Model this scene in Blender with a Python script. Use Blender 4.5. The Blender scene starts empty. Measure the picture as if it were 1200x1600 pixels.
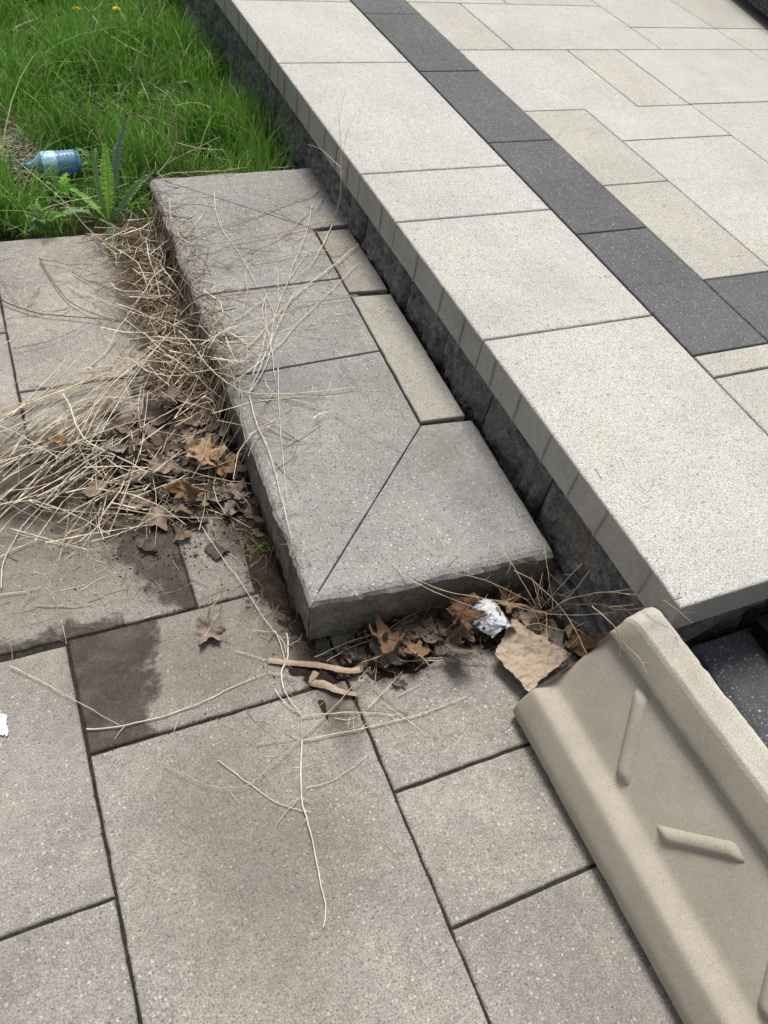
import bpy, math, random
import numpy as np
from mathutils import Vector, Matrix, noise
random.seed(7); RNG = np.random.default_rng(7)
S = bpy.context.scene; COL = S.collection
# ------------------------------------------------------------ camera
H = 1.74
F = 1252.1
PITCH, ROLL, YAW = 0.843505, 0.218232, 0.561461
def cam_axes():
    cy, sy, cp, sp, cr, sr = math.cos(YAW), math.sin(YAW), math.cos(PITCH), math.sin(PITCH), math.cos(ROLL), math.sin(ROLL)
    f = Vector((sy*cp, cy*cp, -sp)); r = Vector((cy, -sy, 0)); u = r.cross(f)
    return r*cr+u*sr, -r*sr+u*cr, f
CX, CU, CF = cam_axes()
cam = bpy.data.cameras.new('camera'); co = bpy.data.objects.new('camera', cam); COL.objects.link(co)
m = Matrix((CX, CU, -CF)).transposed().to_4x4(); m.translation = (0, 0, H); co.matrix_world = m
cam.sensor_fit = 'VERTICAL'; cam.sensor_height = 24; cam.lens = 24*F/1600
cam.clip_start = 0.02; cam.clip_end = 200
S.camera = co
# ------------------------------------------------------------ light
SUN_EL, SUN_AZ = math.radians(66), math.radians(18)     # azimuth from +Y towards +X
w = bpy.data.worlds.new('World'); S.world = w; w.use_nodes = True
nt = w.node_tree; bg = nt.nodes['Background']
sky = nt.nodes.new('ShaderNodeTexSky'); sky.sky_type = 'NISHITA'; sky.sun_disc = False
sky.sun_elevation = SUN_EL; sky.sun_rotation = SUN_AZ; sky.dust_density = 4; sky.air_density = 1.0; sky.ozone_density = 0.6
hs = nt.nodes.new('ShaderNodeHueSaturation'); hs.inputs['Saturation'].default_value = .4; nt.links.new(sky.outputs[0], hs.inputs['Color']); nt.links.new(hs.outputs[0], bg.inputs[0]); bg.inputs[1].default_value = 0.078
sl = bpy.data.lights.new('sun', 'SUN'); sl.energy = 2.3; sl.angle = math.radians(20); sl.color = (1, 0.96, 0.905)
so = bpy.data.objects.new('sun', sl); COL.objects.link(so)
d = Vector((math.sin(SUN_AZ)*math.cos(SUN_EL), math.cos(SUN_AZ)*math.cos(SUN_EL), math.sin(SUN_EL)))
so.rotation_euler = d.to_track_quat('Z', 'Y').to_euler(); so.location = (0, 0, 6)
S.view_settings.view_transform = 'Standard'; S.view_settings.look = 'None'; S.view_settings.gamma = 1
S.view_settings.exposure = 0.5

# ------------------------------------------------------------ helpers
def ray(px, py): return CX*((px-600)/F) - CU*((py-800)/F) + CF
def at(px, py, z=0.0):
    d = ray(px, py); return Vector((0, 0, H)) + d*((z-H)/d.z)
def ony(px, py, y):
    d = ray(px, py); return Vector((0, 0, H)) + d*(y/d.y)
def onx(px, py, x):
    d = ray(px, py); return Vector((0, 0, H)) + d*(x/d.x)
def tag(o, label=None, cat=None, group=None, kind=None):
    if label: o['label'] = label
    if cat: o['category'] = cat
    if group: o['group'] = group
    if kind: o['kind'] = kind
    return o
def empty(name, loc=(0, 0, 0)):
    o = bpy.data.objects.new(name, None); COL.objects.link(o); o.location = loc; return o
def setparent(o, parent):
    if parent is not None:
        o.parent = parent
        o.matrix_parent_inverse = Matrix.Translation(-Vector(parent.location))   # parents are unrotated empties
def mesh(name, V, Fc, mat, parent=None, smooth=False):
    me = bpy.data.meshes.new(name)
    me.from_pydata([tuple(v) for v in V], [], Fc); me.update()
    if smooth: me.polygons.foreach_set('use_smooth', [True]*len(me.polygons))
    o = bpy.data.objects.new(name, me); COL.objects.link(o)
    if mat: me.materials.append(mat)
    setparent(o, parent)
    return o
class MB:
    def __init__(s): s.V = []; s.F = []
    def add(s, V, Fc):
        n = len(s.V); s.V += [tuple(v) for v in V]; s.F += [tuple(i+n for i in f) for f in Fc]
    def box(s, x0, x1, y0, y1, z0, z1, M=None):
        V = [Vector((x, y, z)) for z in (z0, z1) for y in (y0, y1) for x in (x0, x1)]
        if M: V = [M @ v for v in V]
        s.add(V, [(0, 2, 3, 1), (4, 5, 7, 6), (0, 1, 5, 4), (2, 6, 7, 3), (0, 4, 6, 2), (1, 3, 7, 5)])
    def build(s, name, mat, parent=None, smooth=False): return mesh(name, s.V, s.F, mat, parent, smooth)
def nz(p, s=1.0, o=4): return noise.fractal(Vector(p)*s, 0.8, 2.0, o)

# polygon with bevelled / rough edges -----------------------------------
def ring(poly, offs):
    n = len(poly); out = []
    for i in range(n):
        p0, p1, p2 = Vector(poly[i-1]), Vector(poly[i]), Vector(poly[(i+1) % n])
        d1 = (p1-p0).normalized(); d2 = (p2-p1).normalized()
        n1 = Vector((-d1.y, d1.x)); n2 = Vector((-d2.y, d2.x))           # inward for CCW
        a = p1 + n1*offs[i-1]; b = p1 + n2*offs[i]
        den = d1.x*d2.y - d1.y*d2.x
        t = ((b.x-a.x)*d2.y - (b.y-a.y)*d2.x)/den
        out.append(a + d1*t)
    return out
def slab(name, poly, z, th, mat, parent, bev=0.004, rough=None, seg=0.03, jit=0.0006, seed=0, side=None, side_from=3):
    """poly CCW. rough: set of edge indices that are split-faced and rounded."""
    n = len(poly); rough = rough or {}
    L = [max(2, int((Vector(poly[(i+1) % n])-Vector(poly[i])).length/seg)) for i in range(n)]
    if rough: levels = [(0, bev, .034), (.0035, bev*.3, .018), (.010, 0, .007), (.022, 0, .0), (.045, 0, .002), (.07, 0, .004), (.1, 0, .003), (.13, 0, .006), (th, 0, .01)]
    else: levels = [(0, bev, 0), (bev*.35, bev*.35, 0), (bev, 0, 0), (th, 0, 0)]
    V = []
    for li, (dz, so_, ro) in enumerate(levels):
        c = ring(poly, [rough[i]*ro if i in rough else so_ for i in range(n)])
        for i in range(n):
            a, b = c[i], c[(i+1) % n]; d2 = (Vector(poly[(i+1) % n])-Vector(poly[i])).normalized(); nn = Vector((-d2.y, d2.x))
            for k in range(L[i]):
                p = a.lerp(b, k/L[i]); r = 1 if (i in rough or (k == 0 and (i-1) % n in rough)) else 0
                if r:
                    amp = [0.0, .0025, .005, .0065, .008, .009, .009, .009, .009][li]
                    q = nz((p.x*14+seed, p.y*14, -dz*22), 1)*amp + nz((p.x*60, p.y*60+seed, -dz*60), 1)*amp*.5
                else: q = nz((p.x*25+seed, p.y*25, 0), 1)*jit
                p = p + nn*q
                zz = z-dz + (nz((p.x*9, p.y*9, 3+seed))*.0025 if (r and 0 < li < len(levels)-1) else 0)
                V.append((p.x, p.y, zz))
    N = sum(L); Fc = []
    for li in range(len(levels)-1):
        for k in range(N):
            k2 = (k+1) % N; Fc.append((li*N+k, (li+1)*N+k, (li+1)*N+k2, li*N+k2))
    Fc.append(tuple(range(N)))
    Fc.append(tuple(reversed(range((len(levels)-1)*N, len(levels)*N))))
    o = mesh(name, V, Fc, mat, parent)
    if side is not None:
        o.data.materials.append(side); nf = (len(levels)-1)*N
        mi = [1 if (k < nf and k//N >= side_from) else 0 for k in range(len(Fc))]
        o.data.polygons.foreach_set('material_index', mi)
    return o
def rect(x0, x1, y0, y1, g=0.0): return [(x0+g, y0+g), (x1-g, y0+g), (x1-g, y1-g), (x0+g, y1-g)]

# tubes -------------------------------------------------------------------
def catmull(P, n=4):
    P = [Vector(p) for p in P]
    if len(P) < 3: return [P[0].lerp(P[-1], t/n) for t in range(n+1)]
    Q = [P[0]*2-P[1]]+P+[P[-1]*2-P[-2]]; out = []
    for i in range(1, len(Q)-2):
        a, b, c, d = Q[i-1:i+3]
        for k in range(n):
            t = k/n
            out.append(((b*2)+(c-a)*t+(a*2-b*5+c*4-d)*t*t+(b*3-a-c*3+d)*t**3)*.5)
    out.append(P[-1]); return out
def tube(mb, P, r0, r1, n=5):
    P = [Vector(p) for p in P]; V = []; Fc = []
    up = Vector((.13, .2, .97))
    for i, p in enumerate(P):
        t = (P[min(i+1, len(P)-1)]-P[max(i-1, 0)])
        t = t.normalized() if t.length > 1e-9 else Vector((0, 0, 1))
        a = t.cross(up); a = a.normalized() if a.length > 1e-3 else Vector((1, 0, 0)); b = a.cross(t)
        r = r0+(r1-r0)*i/(len(P)-1)
        for k in range(n):
            an = 2*math.pi*k/n; V.append(p+(a*math.cos(an)+b*math.sin(an))*r)
    for i in range(len(P)-1):
        for k in range(n):
            k2 = (k+1) % n; Fc.append((i*n+k, i*n+k2, (i+1)*n+k2, (i+1)*n+k))
    Fc.append(tuple(reversed(range(n)))); Fc.append(tuple(range((len(P)-1)*n, len(P)*n)))
    mb.add(V, Fc)

# ------------------------------------------------------------ materials
def newmat(name):
    m = bpy.data.materials.new(name); m.use_nodes = True; return m, m.node_tree, m.node_tree.nodes['Principled BSDF']
class NT:
    def __init__(s, nt): s.nt = nt; s.co = nt.nodes.new('ShaderNodeNewGeometry').outputs['Position']
    def n(s, t, **k):
        x = s.nt.nodes.new('ShaderNode'+t)
        for a, b in k.items(): setattr(x, a, b)
        return x
    def l(s, a, b): s.nt.links.new(a, b)
    def noise(s, scale, det=3, rough=.6, co=None, dist=0):
        x = s.n('TexNoise'); x.inputs['Scale'].default_value = scale; x.inputs['Detail'].default_value = det; x.inputs['Roughness'].default_value = rough
        x.inputs['Distortion'].default_value = dist
        s.l(co or s.co, x.inputs['Vector']); return x.outputs['Fac']
    def vor(s, scale, co=None):
        x = s.n('TexVoronoi'); x.inputs['Scale'].default_value = scale; s.l(co or s.co, x.inputs['Vector']); return x.outputs['Distance'], x.outputs['Color']
    def map(s, v, a, b, c=0, d=1, smooth=False):
        x = s.n('MapRange'); x.clamp = True
        if smooth: x.interpolation_type = 'SMOOTHSTEP'
        s.l(v, x.inputs[0])
        for i, q in enumerate((a, b, c, d)): x.inputs[i+1].default_value = q
        return x.outputs[0]
    def math(s, op, a, b=None, cl=False):
        x = s.n('Math', operation=op, use_clamp=cl)
        for i, q in enumerate((a, b)):
            if q is None: continue
            if isinstance(q, (int, float)): x.inputs[i].default_value = q
            else: s.l(q, x.inputs[i])
        return x.outputs[0]
    def mix(s, f, a, b, mode='MIX'):
        x = s.n('Mix', data_type='RGBA', blend_type=mode)
        for i, q in ((0, f), (6, a), (7, b)):
            if isinstance(q, (int, float)): x.inputs[i].default_value = q
            elif isinstance(q, tuple): x.inputs[i].default_value = (*q, 1)
            else: s.l(q, x.inputs[i])
        return x.outputs[2]
    def val(s, c, f):                                   # multiply a colour by a factor
        x = s.n('Vector' + 'Math', operation='SCALE'); s.l(c, x.inputs[0])
        if isinstance(f, (int, float)): x.inputs['Scale'].default_value = f
        else: s.l(f, x.inputs['Scale'])
        return x.outputs[0]
    def rgb(s, c):
        x = s.n('RGB'); x.outputs[0].default_value = (*c, 1); return x.outputs[0]
    def bump(s, h, st, dist, bsdf, prev=None):
        x = s.n('Bump'); x.inputs['Strength'].default_value = st; x.inputs['Distance'].default_value = dist; s.l(h, x.inputs['Height'])
        if prev: s.l(prev, x.inputs['Normal'])
        s.l(x.outputs[0], bsdf.inputs['Normal']); return x.outputs[0]
def blob(t, cx, cy, rx, ry, wob=.25, edge=.12, sc=9):
    """mask: a damp or dirty patch of its own shape lying at a fixed place"""
    sx = t.n('SeparateXYZ'); t.l(t.co, sx.inputs[0])
    dx = t.math('DIVIDE', t.math('SUBTRACT', sx.outputs[0], cx), rx); dy = t.math('DIVIDE', t.math('SUBTRACT', sx.outputs[1], cy), ry)
    r = t.math('SQRT', t.math('ADD', t.math('MULTIPLY', dx, dx), t.math('MULTIPLY', dy, dy)))
    r = t.math('ADD', r, t.math('MULTIPLY', t.math('SUBTRACT', t.noise(sc, 5, .65), .5), wob*4))
    return t.map(r, 1-edge, 1+edge, 1, 0)
def concrete(name, base, fleck=(.6, .6, .58), fleck_amt=.25, dark=.35, grain=320, rough=.9, mott=.12, dirt=None, stains=None, flsc=130, warm=None, bump=.5, var=.1, pits=.5, pep=0):
    m, nt, b = newmat(name); t = NT(nt)
    c = t.rgb(base)
    oi = t.n('ObjectInfo')
    c = t.val(c, t.map(oi.outputs['Random'], 0, 1, 1-var, 1+var))
    c = t.val(c, t.map(t.noise(3.2, 4, .55), .3, .7, 1-mott, 1+mott))
    if warm: c = t.mix(t.map(t.noise(5.5, 4, .6), .42, .7, 0, .8), c, warm)
    c = t.val(c, t.map(t.noise(38, 3, .6), .3, .7, 1-mott*.7, 1+mott*.7))
    g = t.noise(grain, 2, .7)
    c = t.val(c, t.map(g, .28, .72, 1-dark, 1+dark))
    # exposed aggregate chips, two sizes
    wn = t.n('TexNoise'); wn.inputs['Scale'].default_value = 170; wn.inputs['Detail'].default_value = 2; t.l(t.co, wn.inputs['Vector'])
    wv = t.n('VectorMath', operation='SCALE'); t.l(wn.outputs['Color'], wv.inputs[0]); wv.inputs['Scale'].default_value = .006
    wa = t.n('VectorMath', operation='ADD'); t.l(t.co, wa.inputs[0]); t.l(wv.outputs[0], wa.inputs[1]); wco = wa.outputs[0]
    h = t.math('MULTIPLY', g, .6)
    for sc, am in ((flsc, fleck_amt), (flsc*2.1, fleck_amt*1.4)):
        dst, colr = t.vor(sc, wco); sp = t.n('SeparateColor'); t.l(colr, sp.inputs[0])
        sel = t.math('MULTIPLY', t.math('LESS_THAN', sp.outputs[0], am*.55), t.map(dst, .28, .42, 1, 0))
        c = t.mix(t.math('MULTIPLY', sel, t.map(sp.outputs[1], 0, 1, .3, .85)), c, fleck)
        h = t.math('ADD', h, t.math('MULTIPLY', sel, .35))
        pit = t.math('MULTIPLY', t.math('GREATER_THAN', sp.outputs[2], 1-.22*pits), t.map(dst, .2, .38, 1, 0))
        c = t.mix(t.math('MULTIPLY', pit, .65), c, tuple(q*.35 for q in base))
        h = t.math('SUBTRACT', h, t.math('MULTIPLY', pit, .8))
    if pep:                                             # small torn pits in the face, sharp and irregular
        for sc_, th_, k_ in ((75, .655, 1), (150, .66, .8)):
            pm_ = t.map(t.noise(sc_, 5, .62, dist=.6), th_-.012, th_+.02, 0, pep*k_)
            c = t.mix(pm_, c, tuple(q*.3 for q in base)); h = t.math('SUBTRACT', h, t.math('MULTIPLY', pm_, 1.2))
    if stains: c = stains(t, c)
    if dirt:
        # grime that settles unevenly
        c = t.mix(t.map(t.noise(2.1, 6, .7), .5, .78, 0, dirt[1]), c, dirt[0])
    t.l(c, b.inputs['Base Color']); b.inputs['Roughness'].default_value = rough
    b.inputs['Specular IOR Level'].default_value = .3
    t.bump(h, bump, .0025, b)
    return m
def patio_stains(t, c):
    sx = t.n('SeparateXYZ'); t.l(t.co, sx.inputs[0]); X, Y_ = sx.outputs[0], sx.outputs[1]
    n1 = t.math('SUBTRACT', t.noise(13, 6, .68), .5)
    def edge(v, lim, wob, soft=.012):          # 1 where v + wobble < lim
        return t.map(t.math('ADD', v, t.math('MULTIPLY', n1, wob)), lim-soft*1.5, lim+soft, 1, 0)
    def inside(v, a, b_): return t.math('MULTIPLY', t.math('GREATER_THAN', v, a), t.math('LESS_THAN', v, b_))
    m1 = t.math('MULTIPLY', t.math('MULTIPLY', edge(t.math('SUBTRACT', X, t.math('MULTIPLY', Y_, .22)), -.125, .22), inside(Y_, .84, 1.145)), t.math('GREATER_THAN', X, -.078))
    m2 = t.math('MULTIPLY', t.math('MULTIPLY', edge(t.math('MULTIPLY', t.math('ADD', X, t.math('MULTIPLY', Y_, .40)), -1), -.635, .22), inside(Y_, 1.145, 1.75)), t.math('LESS_THAN', X, .238))
    m3 = t.math('MULTIPLY', t.math('MULTIPLY', edge(Y_, 1.185, .20), inside(X, -.6, .06)), t.math('GREATER_THAN', Y_, 1.145))
    mw = t.math('MAXIMUM', m1, t.math('MAXIMUM', m2, m3)); mw = t.math('MULTIPLY', mw, t.map(t.noise(22, 5, .7), .34, .5, .7, 1))
    for a in ((-.15, 1.42, .55, .30, .3), (.22, 1.0, .30, .13, .35), (.2, .55, .2, .28, .4)):
        c = t.mix(t.math('MULTIPLY', blob(t, *a[:4], wob=a[4], edge=.5, sc=5), .42), c, (.145, .115, .088))
    c = t.mix(t.math('MULTIPLY', mw, .9), c, t.val(c, .2)); c = t.mix(t.math('MULTIPLY', mw, .45), c, (.06, .038, .022))
    for a in ((.12, 1.66, .46, .22, .35), (.44, 2.2, .12, .8, .3), (.475, 1.12, .06, .42, .3), (.85, .89, .34, .06, .3), (.42, 1.95, .11, .9, .3), (.0, 1.62, .2, .12, .4)):
        c = t.mix(t.math('MULTIPLY', blob(t, *a[:4], wob=a[4], edge=.3), .8), c, (.055, .042, .032))
    # grey lichen bloom
    c = t.mix(t.map(t.noise(7, 6, .7, dist=.5), .5, .72, 0, .35), c, (.17, .165, .158))
    return c
def step_stains(t, c):
    c = t.mix(t.math('MULTIPLY', blob(t, .66, 1.72, .2, .1, wob=.5, edge=.5), .35), c, (.12, .13, .14))
    return t.mix(t.math('MULTIPLY', blob(t, 1.05, 1.12, .14, .28, wob=.4, edge=.6), .3), c, (.10, .10, .105))
M = {}
M['light'] = concrete('light_paver', (.505, .50, .47), (.72, .71, .68), .16, .42, 260, mott=.07, var=.045, pits=.7, flsc=200, warm=(.53, .50, .435), bump=.9, pep=.42, dirt=((.36, .35, .32), .55))
M['beige'] = concrete('beige_paver', (.49, .469, .418), (.68, .66, .61), .16, .42, 260, mott=.07, var=.04, pits=.7, flsc=200, bump=1, pep=.42, dirt=((.35, .33, .29), .5))
M['charcoal'] = concrete('charcoal_paver', (.120, .121, .125), (.52, .52, .52), .26, .36, 320, mott=.12, var=.06, pits=.4, flsc=170, bump=.8, pep=.5)
M['cside'] = concrete('coping_edge', (.40, .385, .355), (.55, .53, .5), .12, .25, 340, mott=.12, var=.04, pits=.3, flsc=170, dirt=((.27, .255, .23), .5), bump=.4)
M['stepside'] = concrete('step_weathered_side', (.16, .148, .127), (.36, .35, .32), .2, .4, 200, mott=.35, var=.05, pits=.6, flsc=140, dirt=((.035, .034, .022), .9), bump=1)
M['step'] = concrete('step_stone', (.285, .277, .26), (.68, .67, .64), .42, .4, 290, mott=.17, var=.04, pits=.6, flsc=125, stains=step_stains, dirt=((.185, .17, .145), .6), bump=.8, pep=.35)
M['stepwarm'] = concrete('step_inlay', (.30, .28, .245), (.62, .6, .55), .2, .3, 300, mott=.1, var=.04, pits=.7, flsc=140, dirt=((.19, .16, .12), .5), bump=.6)
M['steplight'] = concrete('step_inlay_pale', (.37, .352, .305), (.7, .68, .6), .2, .28, 320, mott=.08, var=.02, pits=.8, flsc=140, dirt=((.26, .24, .19), .4), bump=.6)
M['patio'] = concrete('patio_slab', (.30, .278, .246), (.60, .57, .52), .34, .46, 260, mott=.2, var=.06, pits=.3, flsc=115, stains=patio_stains, dirt=((.2, .175, .15), .4), bump=.8, pep=.3)
M['frontstep'] = concrete('front_step_stone', (.10, .105, .115), (.5, .5, .5), .26, .3, 300, mott=.2, var=.05, flsc=130, dirt=((.05, .055, .03), .8))
def wallmat():
    m, nt, b = newmat('split_block'); t = NT(nt)
    v = t.noise(26, 8, .8, dist=.1)
    c = t.mix(t.map(v, .36, .64), (.04, .039, .04), (.27, .265, .26))
    c = t.mix(t.map(t.noise(7, 4, .6), .5, .68, 0, .6), c, (.21, .185, .15))
    g = t.noise(120, 5, .75); c = t.val(c, t.map(g, .3, .7, .55, 1.5))
    t.l(c, b.inputs['Base Color']); b.inputs['Roughness'].default_value = .95
    t.bump(t.math('ADD', v, t.math('MULTIPLY', g, .35)), .8, .008, b); return m
M['wall'] = wallmat()
def simple(name, base, var=.25, sc=60, rough=.85, second=None, island=True, bump=.3, bd=.001, trans=0):
    m, nt, b = newmat(name); t = NT(nt); c = t.rgb(base)
    if second:
        f = t.noise(sc, 3)
        c = t.mix(t.map(f, .35, .65), c, second)
    if island:
        r = t.n('NewGeometry').outputs['Random Per Island']; c = t.val(c, t.map(r, 0, 1, 1-var, 1+var))
    c = t.val(c, t.map(t.noise(sc*3, 3), .3, .7, 1-var*.5, 1+var*.5))
    t.l(c, b.inputs['Base Color']); b.inputs['Roughness'].default_value = rough; b.inputs['Specular IOR Level'].default_value = .25
    if bump: t.bump(t.noise(sc*5, 4, .7), bump, bd, b)
    return m
M['core'] = simple('wall_core', (.03, .03, .03), island=False)
M['joint'] = simple('joint_sand', (.045, .038, .03), .4, 80, island=False, second=(.02, .018, .015), bump=.8, bd=.003)
M['tjoint'] = simple('terrace_joint_sand', (.16, .15, .13), .3, 80, island=False, second=(.07, .065, .055), bump=.8, bd=.003)
M['soil'] = simple('soil', (.050, .036, .026), .4, 40, island=False, second=(.022, .016, .012), bump=1, bd=.006)
M['lawn'] = simple('lawn_soil', (.045, .042, .022), .4, 20, island=False, second=(.02, .028, .010), bump=1, bd=.01)
M['straw'] = simple('straw', (.64, .57, .44), .55, 30, rough=.6, second=(.38, .31, .225), bump=.2)
M['strawdark'] = simple('brown_straw', (.26, .17, .10), .6, 30, rough=.8, second=(.11, .07, .042), bump=.2)
M['pale'] = simple('bleached_stem', (.84, .79, .67), .12, 25, rough=.6, second=(.60, .52, .40), island=False, bump=.2)
M['tan'] = simple('tan_stem', (.58, .47, .33), .12, 25, rough=.65, second=(.42, .32, .21), island=False, bump=.2)
M['twig'] = simple('dark_twig', (.12, .08, .055), .12, 40, rough=.8, second=(.2, .14, .1), island=False, bump=.4)
def leafmat(name, a, b2, var=.35, rough=.75):
    m, nt, b = newmat(name); t = NT(nt)
    c = t.mix(t.map(t.noise(45, 5, .65), .35, .68), a, b2)
    r = t.n('NewGeometry').outputs['Random Per Island']; c = t.val(c, t.map(r, 0, 1, 1-var, 1+var))
    t.l(c, b.inputs['Base Color']); b.inputs['Roughness'].default_value = rough; b.inputs['Specular IOR Level'].default_value = .3
    t.bump(t.noise(150, 4, .7), .5, .0015, b); return m
M['leafdark'] = leafmat('dead_leaf_dark', (.085, .06, .043), (.20, .155, .12), .6)
M['leafbrown'] = leafmat('dead_leaf_brown', (.27, .165, .09), (.15, .085, .045), .2)
M['leaftan'] = leafmat('dead_leaf_tan', (.40, .28, .175), (.27, .175, .10), .15)
M['leafrust'] = leafmat('dead_leaf_rust', (.20, .11, .065), (.11, .065, .04), .15)
M['leafgrey'] = leafmat('dead_leaf_grey', (.30, .24, .20), (.17, .13, .11), .15)
M['paper'] = leafmat('brown_paper', (.46, .375, .285), (.38, .30, .22), .03)
M['card'] = leafmat('cardboard', (.46, .35, .25), (.36, .27, .19), .05)
M['white'] = leafmat('white_paper', (.70, .71, .73), (.50, .52, .56), .05, .5)
def printed():
    m, nt, b = newmat('printed_paper'); t = NT(nt)
    c = t.mix(t.map(t.noise(48, 3, .6, dist=1.2), .55, .6), (.66, .68, .72), (.05, .055, .07)); t.l(c, b.inputs['Base Color']); b.inputs['Roughness'].default_value = .5
    return m
M['printed'] = printed()
M['moss'] = simple('moss', (.06, .075, .02), .4, 90, rough=.9)
def grassmat(name, a, b2, c3, tr=.35):
    m, nt, b = newmat(name); t = NT(nt)
    r = t.n('NewGeometry').outputs['Random Per Island']
    c = t.mix(t.map(r, 0, .8), a, b2); c = t.mix(t.map(r, .93, .96), c, c3)
    c = t.val(c, t.map(t.noise(2.5, 3), .3, .7, .7, 1.25))
    t.l(c, b.inputs['Base Color']); b.inputs['Roughness'].default_value = .5; b.inputs['Specular IOR Level'].default_value = .35
    tb = t.n('BsdfTranslucent'); t.l(t.val(c, 1.3), tb.inputs[0]); mx = t.n('MixShader'); mx.inputs[0].default_value = tr
    out = nt.nodes['Material Output']; t.l(b.outputs[0], mx.inputs[1]); t.l(tb.outputs[0], mx.inputs[2]); t.l(mx.outputs[0], out.inputs[0]); return m
M['grass'] = grassmat('grass_blade', (.055, .17, .022), (.21, .42, .07), (.45, .41, .2))
M['weed'] = grassmat('weed_leaf', (.20, .42, .05), (.26, .48, .07), (.2, .42, .07))
M['weeddull'] = grassmat('weed_leaf_dull', (.13, .25, .09), (.19, .31, .13), (.15, .27, .1), .2)
M['weedblue'] = grassmat('weed_leaf_bluish', (.24, .33, .25), (.17, .26, .19), (.14, .2, .15), .2)

# ------------------------------------------------------------ the setting: ground, patio
g = MB(); g.add([(-40, -20, -.06), (60, -20, -.06), (60, 90, -.06), (-40, 90, -.06)], [(0, 1, 2, 3)])
tag(g.build('ground', M['lawn']), kind='structure')
mb = MB(); mb.add([(-2.2, -1.6, -.006), (3.9, -1.6, -.006), (3.9, .62, -.006), (1.15, .62, -.006), (1.15, 2.9, -.006), (-2.2, 2.9, -.006)], [(0, 1, 2, 3, 4, 5)])
patio = tag(mb.build('patio', M['joint']), kind='structure')
G = [(-.68, -.078, .533, 1.135), (-.68, -.078, -.07, .533), (-.365, .238, 1.145, 1.75), (.238, .54, 1.145, 1.75), (-.078, .525, .84, 1.145), (.525, 1.13, .54, .84), (.525, 1.13, .84, 1.145),
     (-.078, .525, -.06, .84), (.525, 1.13, .243, .54), (.525, 1.13, -.36, .243), (-.078, .525, 2.06, 2.9), (-.68, -.078, 1.75, 2.36), (-.68, -.078, 2.36, 2.9), (-.078, .525, 1.75, 2.06),
     (-.965, -.365, 1.145, 1.75), (-1.28, -.68, .533, 1.135), (-1.28, -.68, -.07, .533), (-1.28, -.68, 1.75, 2.9), (-.98, -.078, -.67, -.07), (-.078, .525, -.66, -.06), (.525, 1.13, -.96, -.36),
     (1.13, 1.73, .243, .58), (1.13, 1.73, -.36, .243), (1.73, 2.33, -.06, .58), (2.33, 2.93, -.06, .58), (1.73, 2.93, -.66, -.06), (1.13, 1.73, -.96, -.36), (2.93, 3.7, -.66, .58), (-1.6, -.965, 1.145, 1.75)]
for i, (x0, x1, y0, y1) in enumerate(G):
    r = [(a+random.uniform(-.001, .001), b+random.uniform(-.001, .001)) for a, b in rect(x0, x1, y0, y1, .0034)]
    o = slab('paving_slab', r, nz((x0*3, y0*3, 1))*.002, .05, M['patio'], patio, bev=.005, seed=i*3.1, jit=.0022)
# ------------------------------------------------------------ terrace paving
T = 1.31; TZ = .43
base = MB(); base.box(1.20, 6.6, .66, 8.5, -.05, .33)
terr = tag(base.build('terrace', M['core']), kind='structure')
js = MB(); js.add([(1.70, 1.20, .4215), (6.6, 1.20, .4215), (6.6, 8.5, .4215), (1.70, 8.5, .4215)], [(0, 1, 2, 3)])
js.build('joint_sand', M['tjoint'], terr)
TP = [('c', 1.322, 1.549, .988, 1.487), ('c', 1.322, 1.549, 1.487, 1.983), ('c', 1.322, 1.549, 1.983, 2.473), ('c', 1.322, 1.549, 2.473, 2.967), ('c', 1.322, 1.549, 2.967, 3.46), ('c', 1.322, 1.549, 3.46, 3.95),
      ('c', 1.322, 1.549, 3.95, 4.45), ('c', 1.549, 2.04, .988, 1.242), ('c', 2.04, 2.54, .988, 1.242), ('c', 2.54, 3.04, .988, 1.242), ('c', 3.04, 3.54, .988, 1.242),
      ('b', 1.322, 1.78, .914, .988), ('l', 1.78, 2.24, .914, .988), ('l', 2.24, 2.7, .914, .988), ('l', 2.7, 3.54, .914, .988),
      ('b', 1.549, 1.785, 1.242, 1.708), ('b', 1.549, 1.785, 1.708, 2.172), ('l', 1.785, 2.232, 1.955, 2.18), ('l', 1.785, 2.232, 1.242, 1.955),
      ('l', 2.232, 2.67, 1.5, 2.185), ('b', 2.232, 2.67, 1.242, 1.5), ('l', 2.67, 3.1, 1.242, 2.185), ('l', 1.549, 2.005, 2.172, 2.645), ('b', 2.005, 2.232, 2.18, 2.645), ('l', 2.232, 2.888, 2.185, 2.645),
      ('l', 2.888, 3.33, 2.185, 2.645), ('b', 1.549, 1.776, 2.645, 3.09), ('l', 1.776, 2.445, 2.645, 3.09), ('l', 2.445, 2.888, 2.645, 2.865), ('l', 2.445, 2.888, 2.865, 3.33), ('l', 2.888, 3.33, 2.645, 2.865),
      ('b', 2.888, 3.33, 2.865, 3.55), ('l', 1.549, 1.995, 3.09, 3.55), ('b', 1.995, 2.445, 3.09, 3.33), ('l', 1.995, 2.888, 3.33, 3.8), ('l', 1.549, 1.995, 3.55, 4.2), ('l', 2.888, 3.33, 3.55, 4.0), ('l', 3.33, 3.9, 2.185, 2.9), ('l', 3.33, 3.9, 2.9, 3.7),
      ('l', 1.995, 2.888, 3.8, 4.5), ('l', 3.1, 3.9, 1.242, 2.185), ('l', 2.888, 3.9, 4.0, 4.7)]
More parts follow.
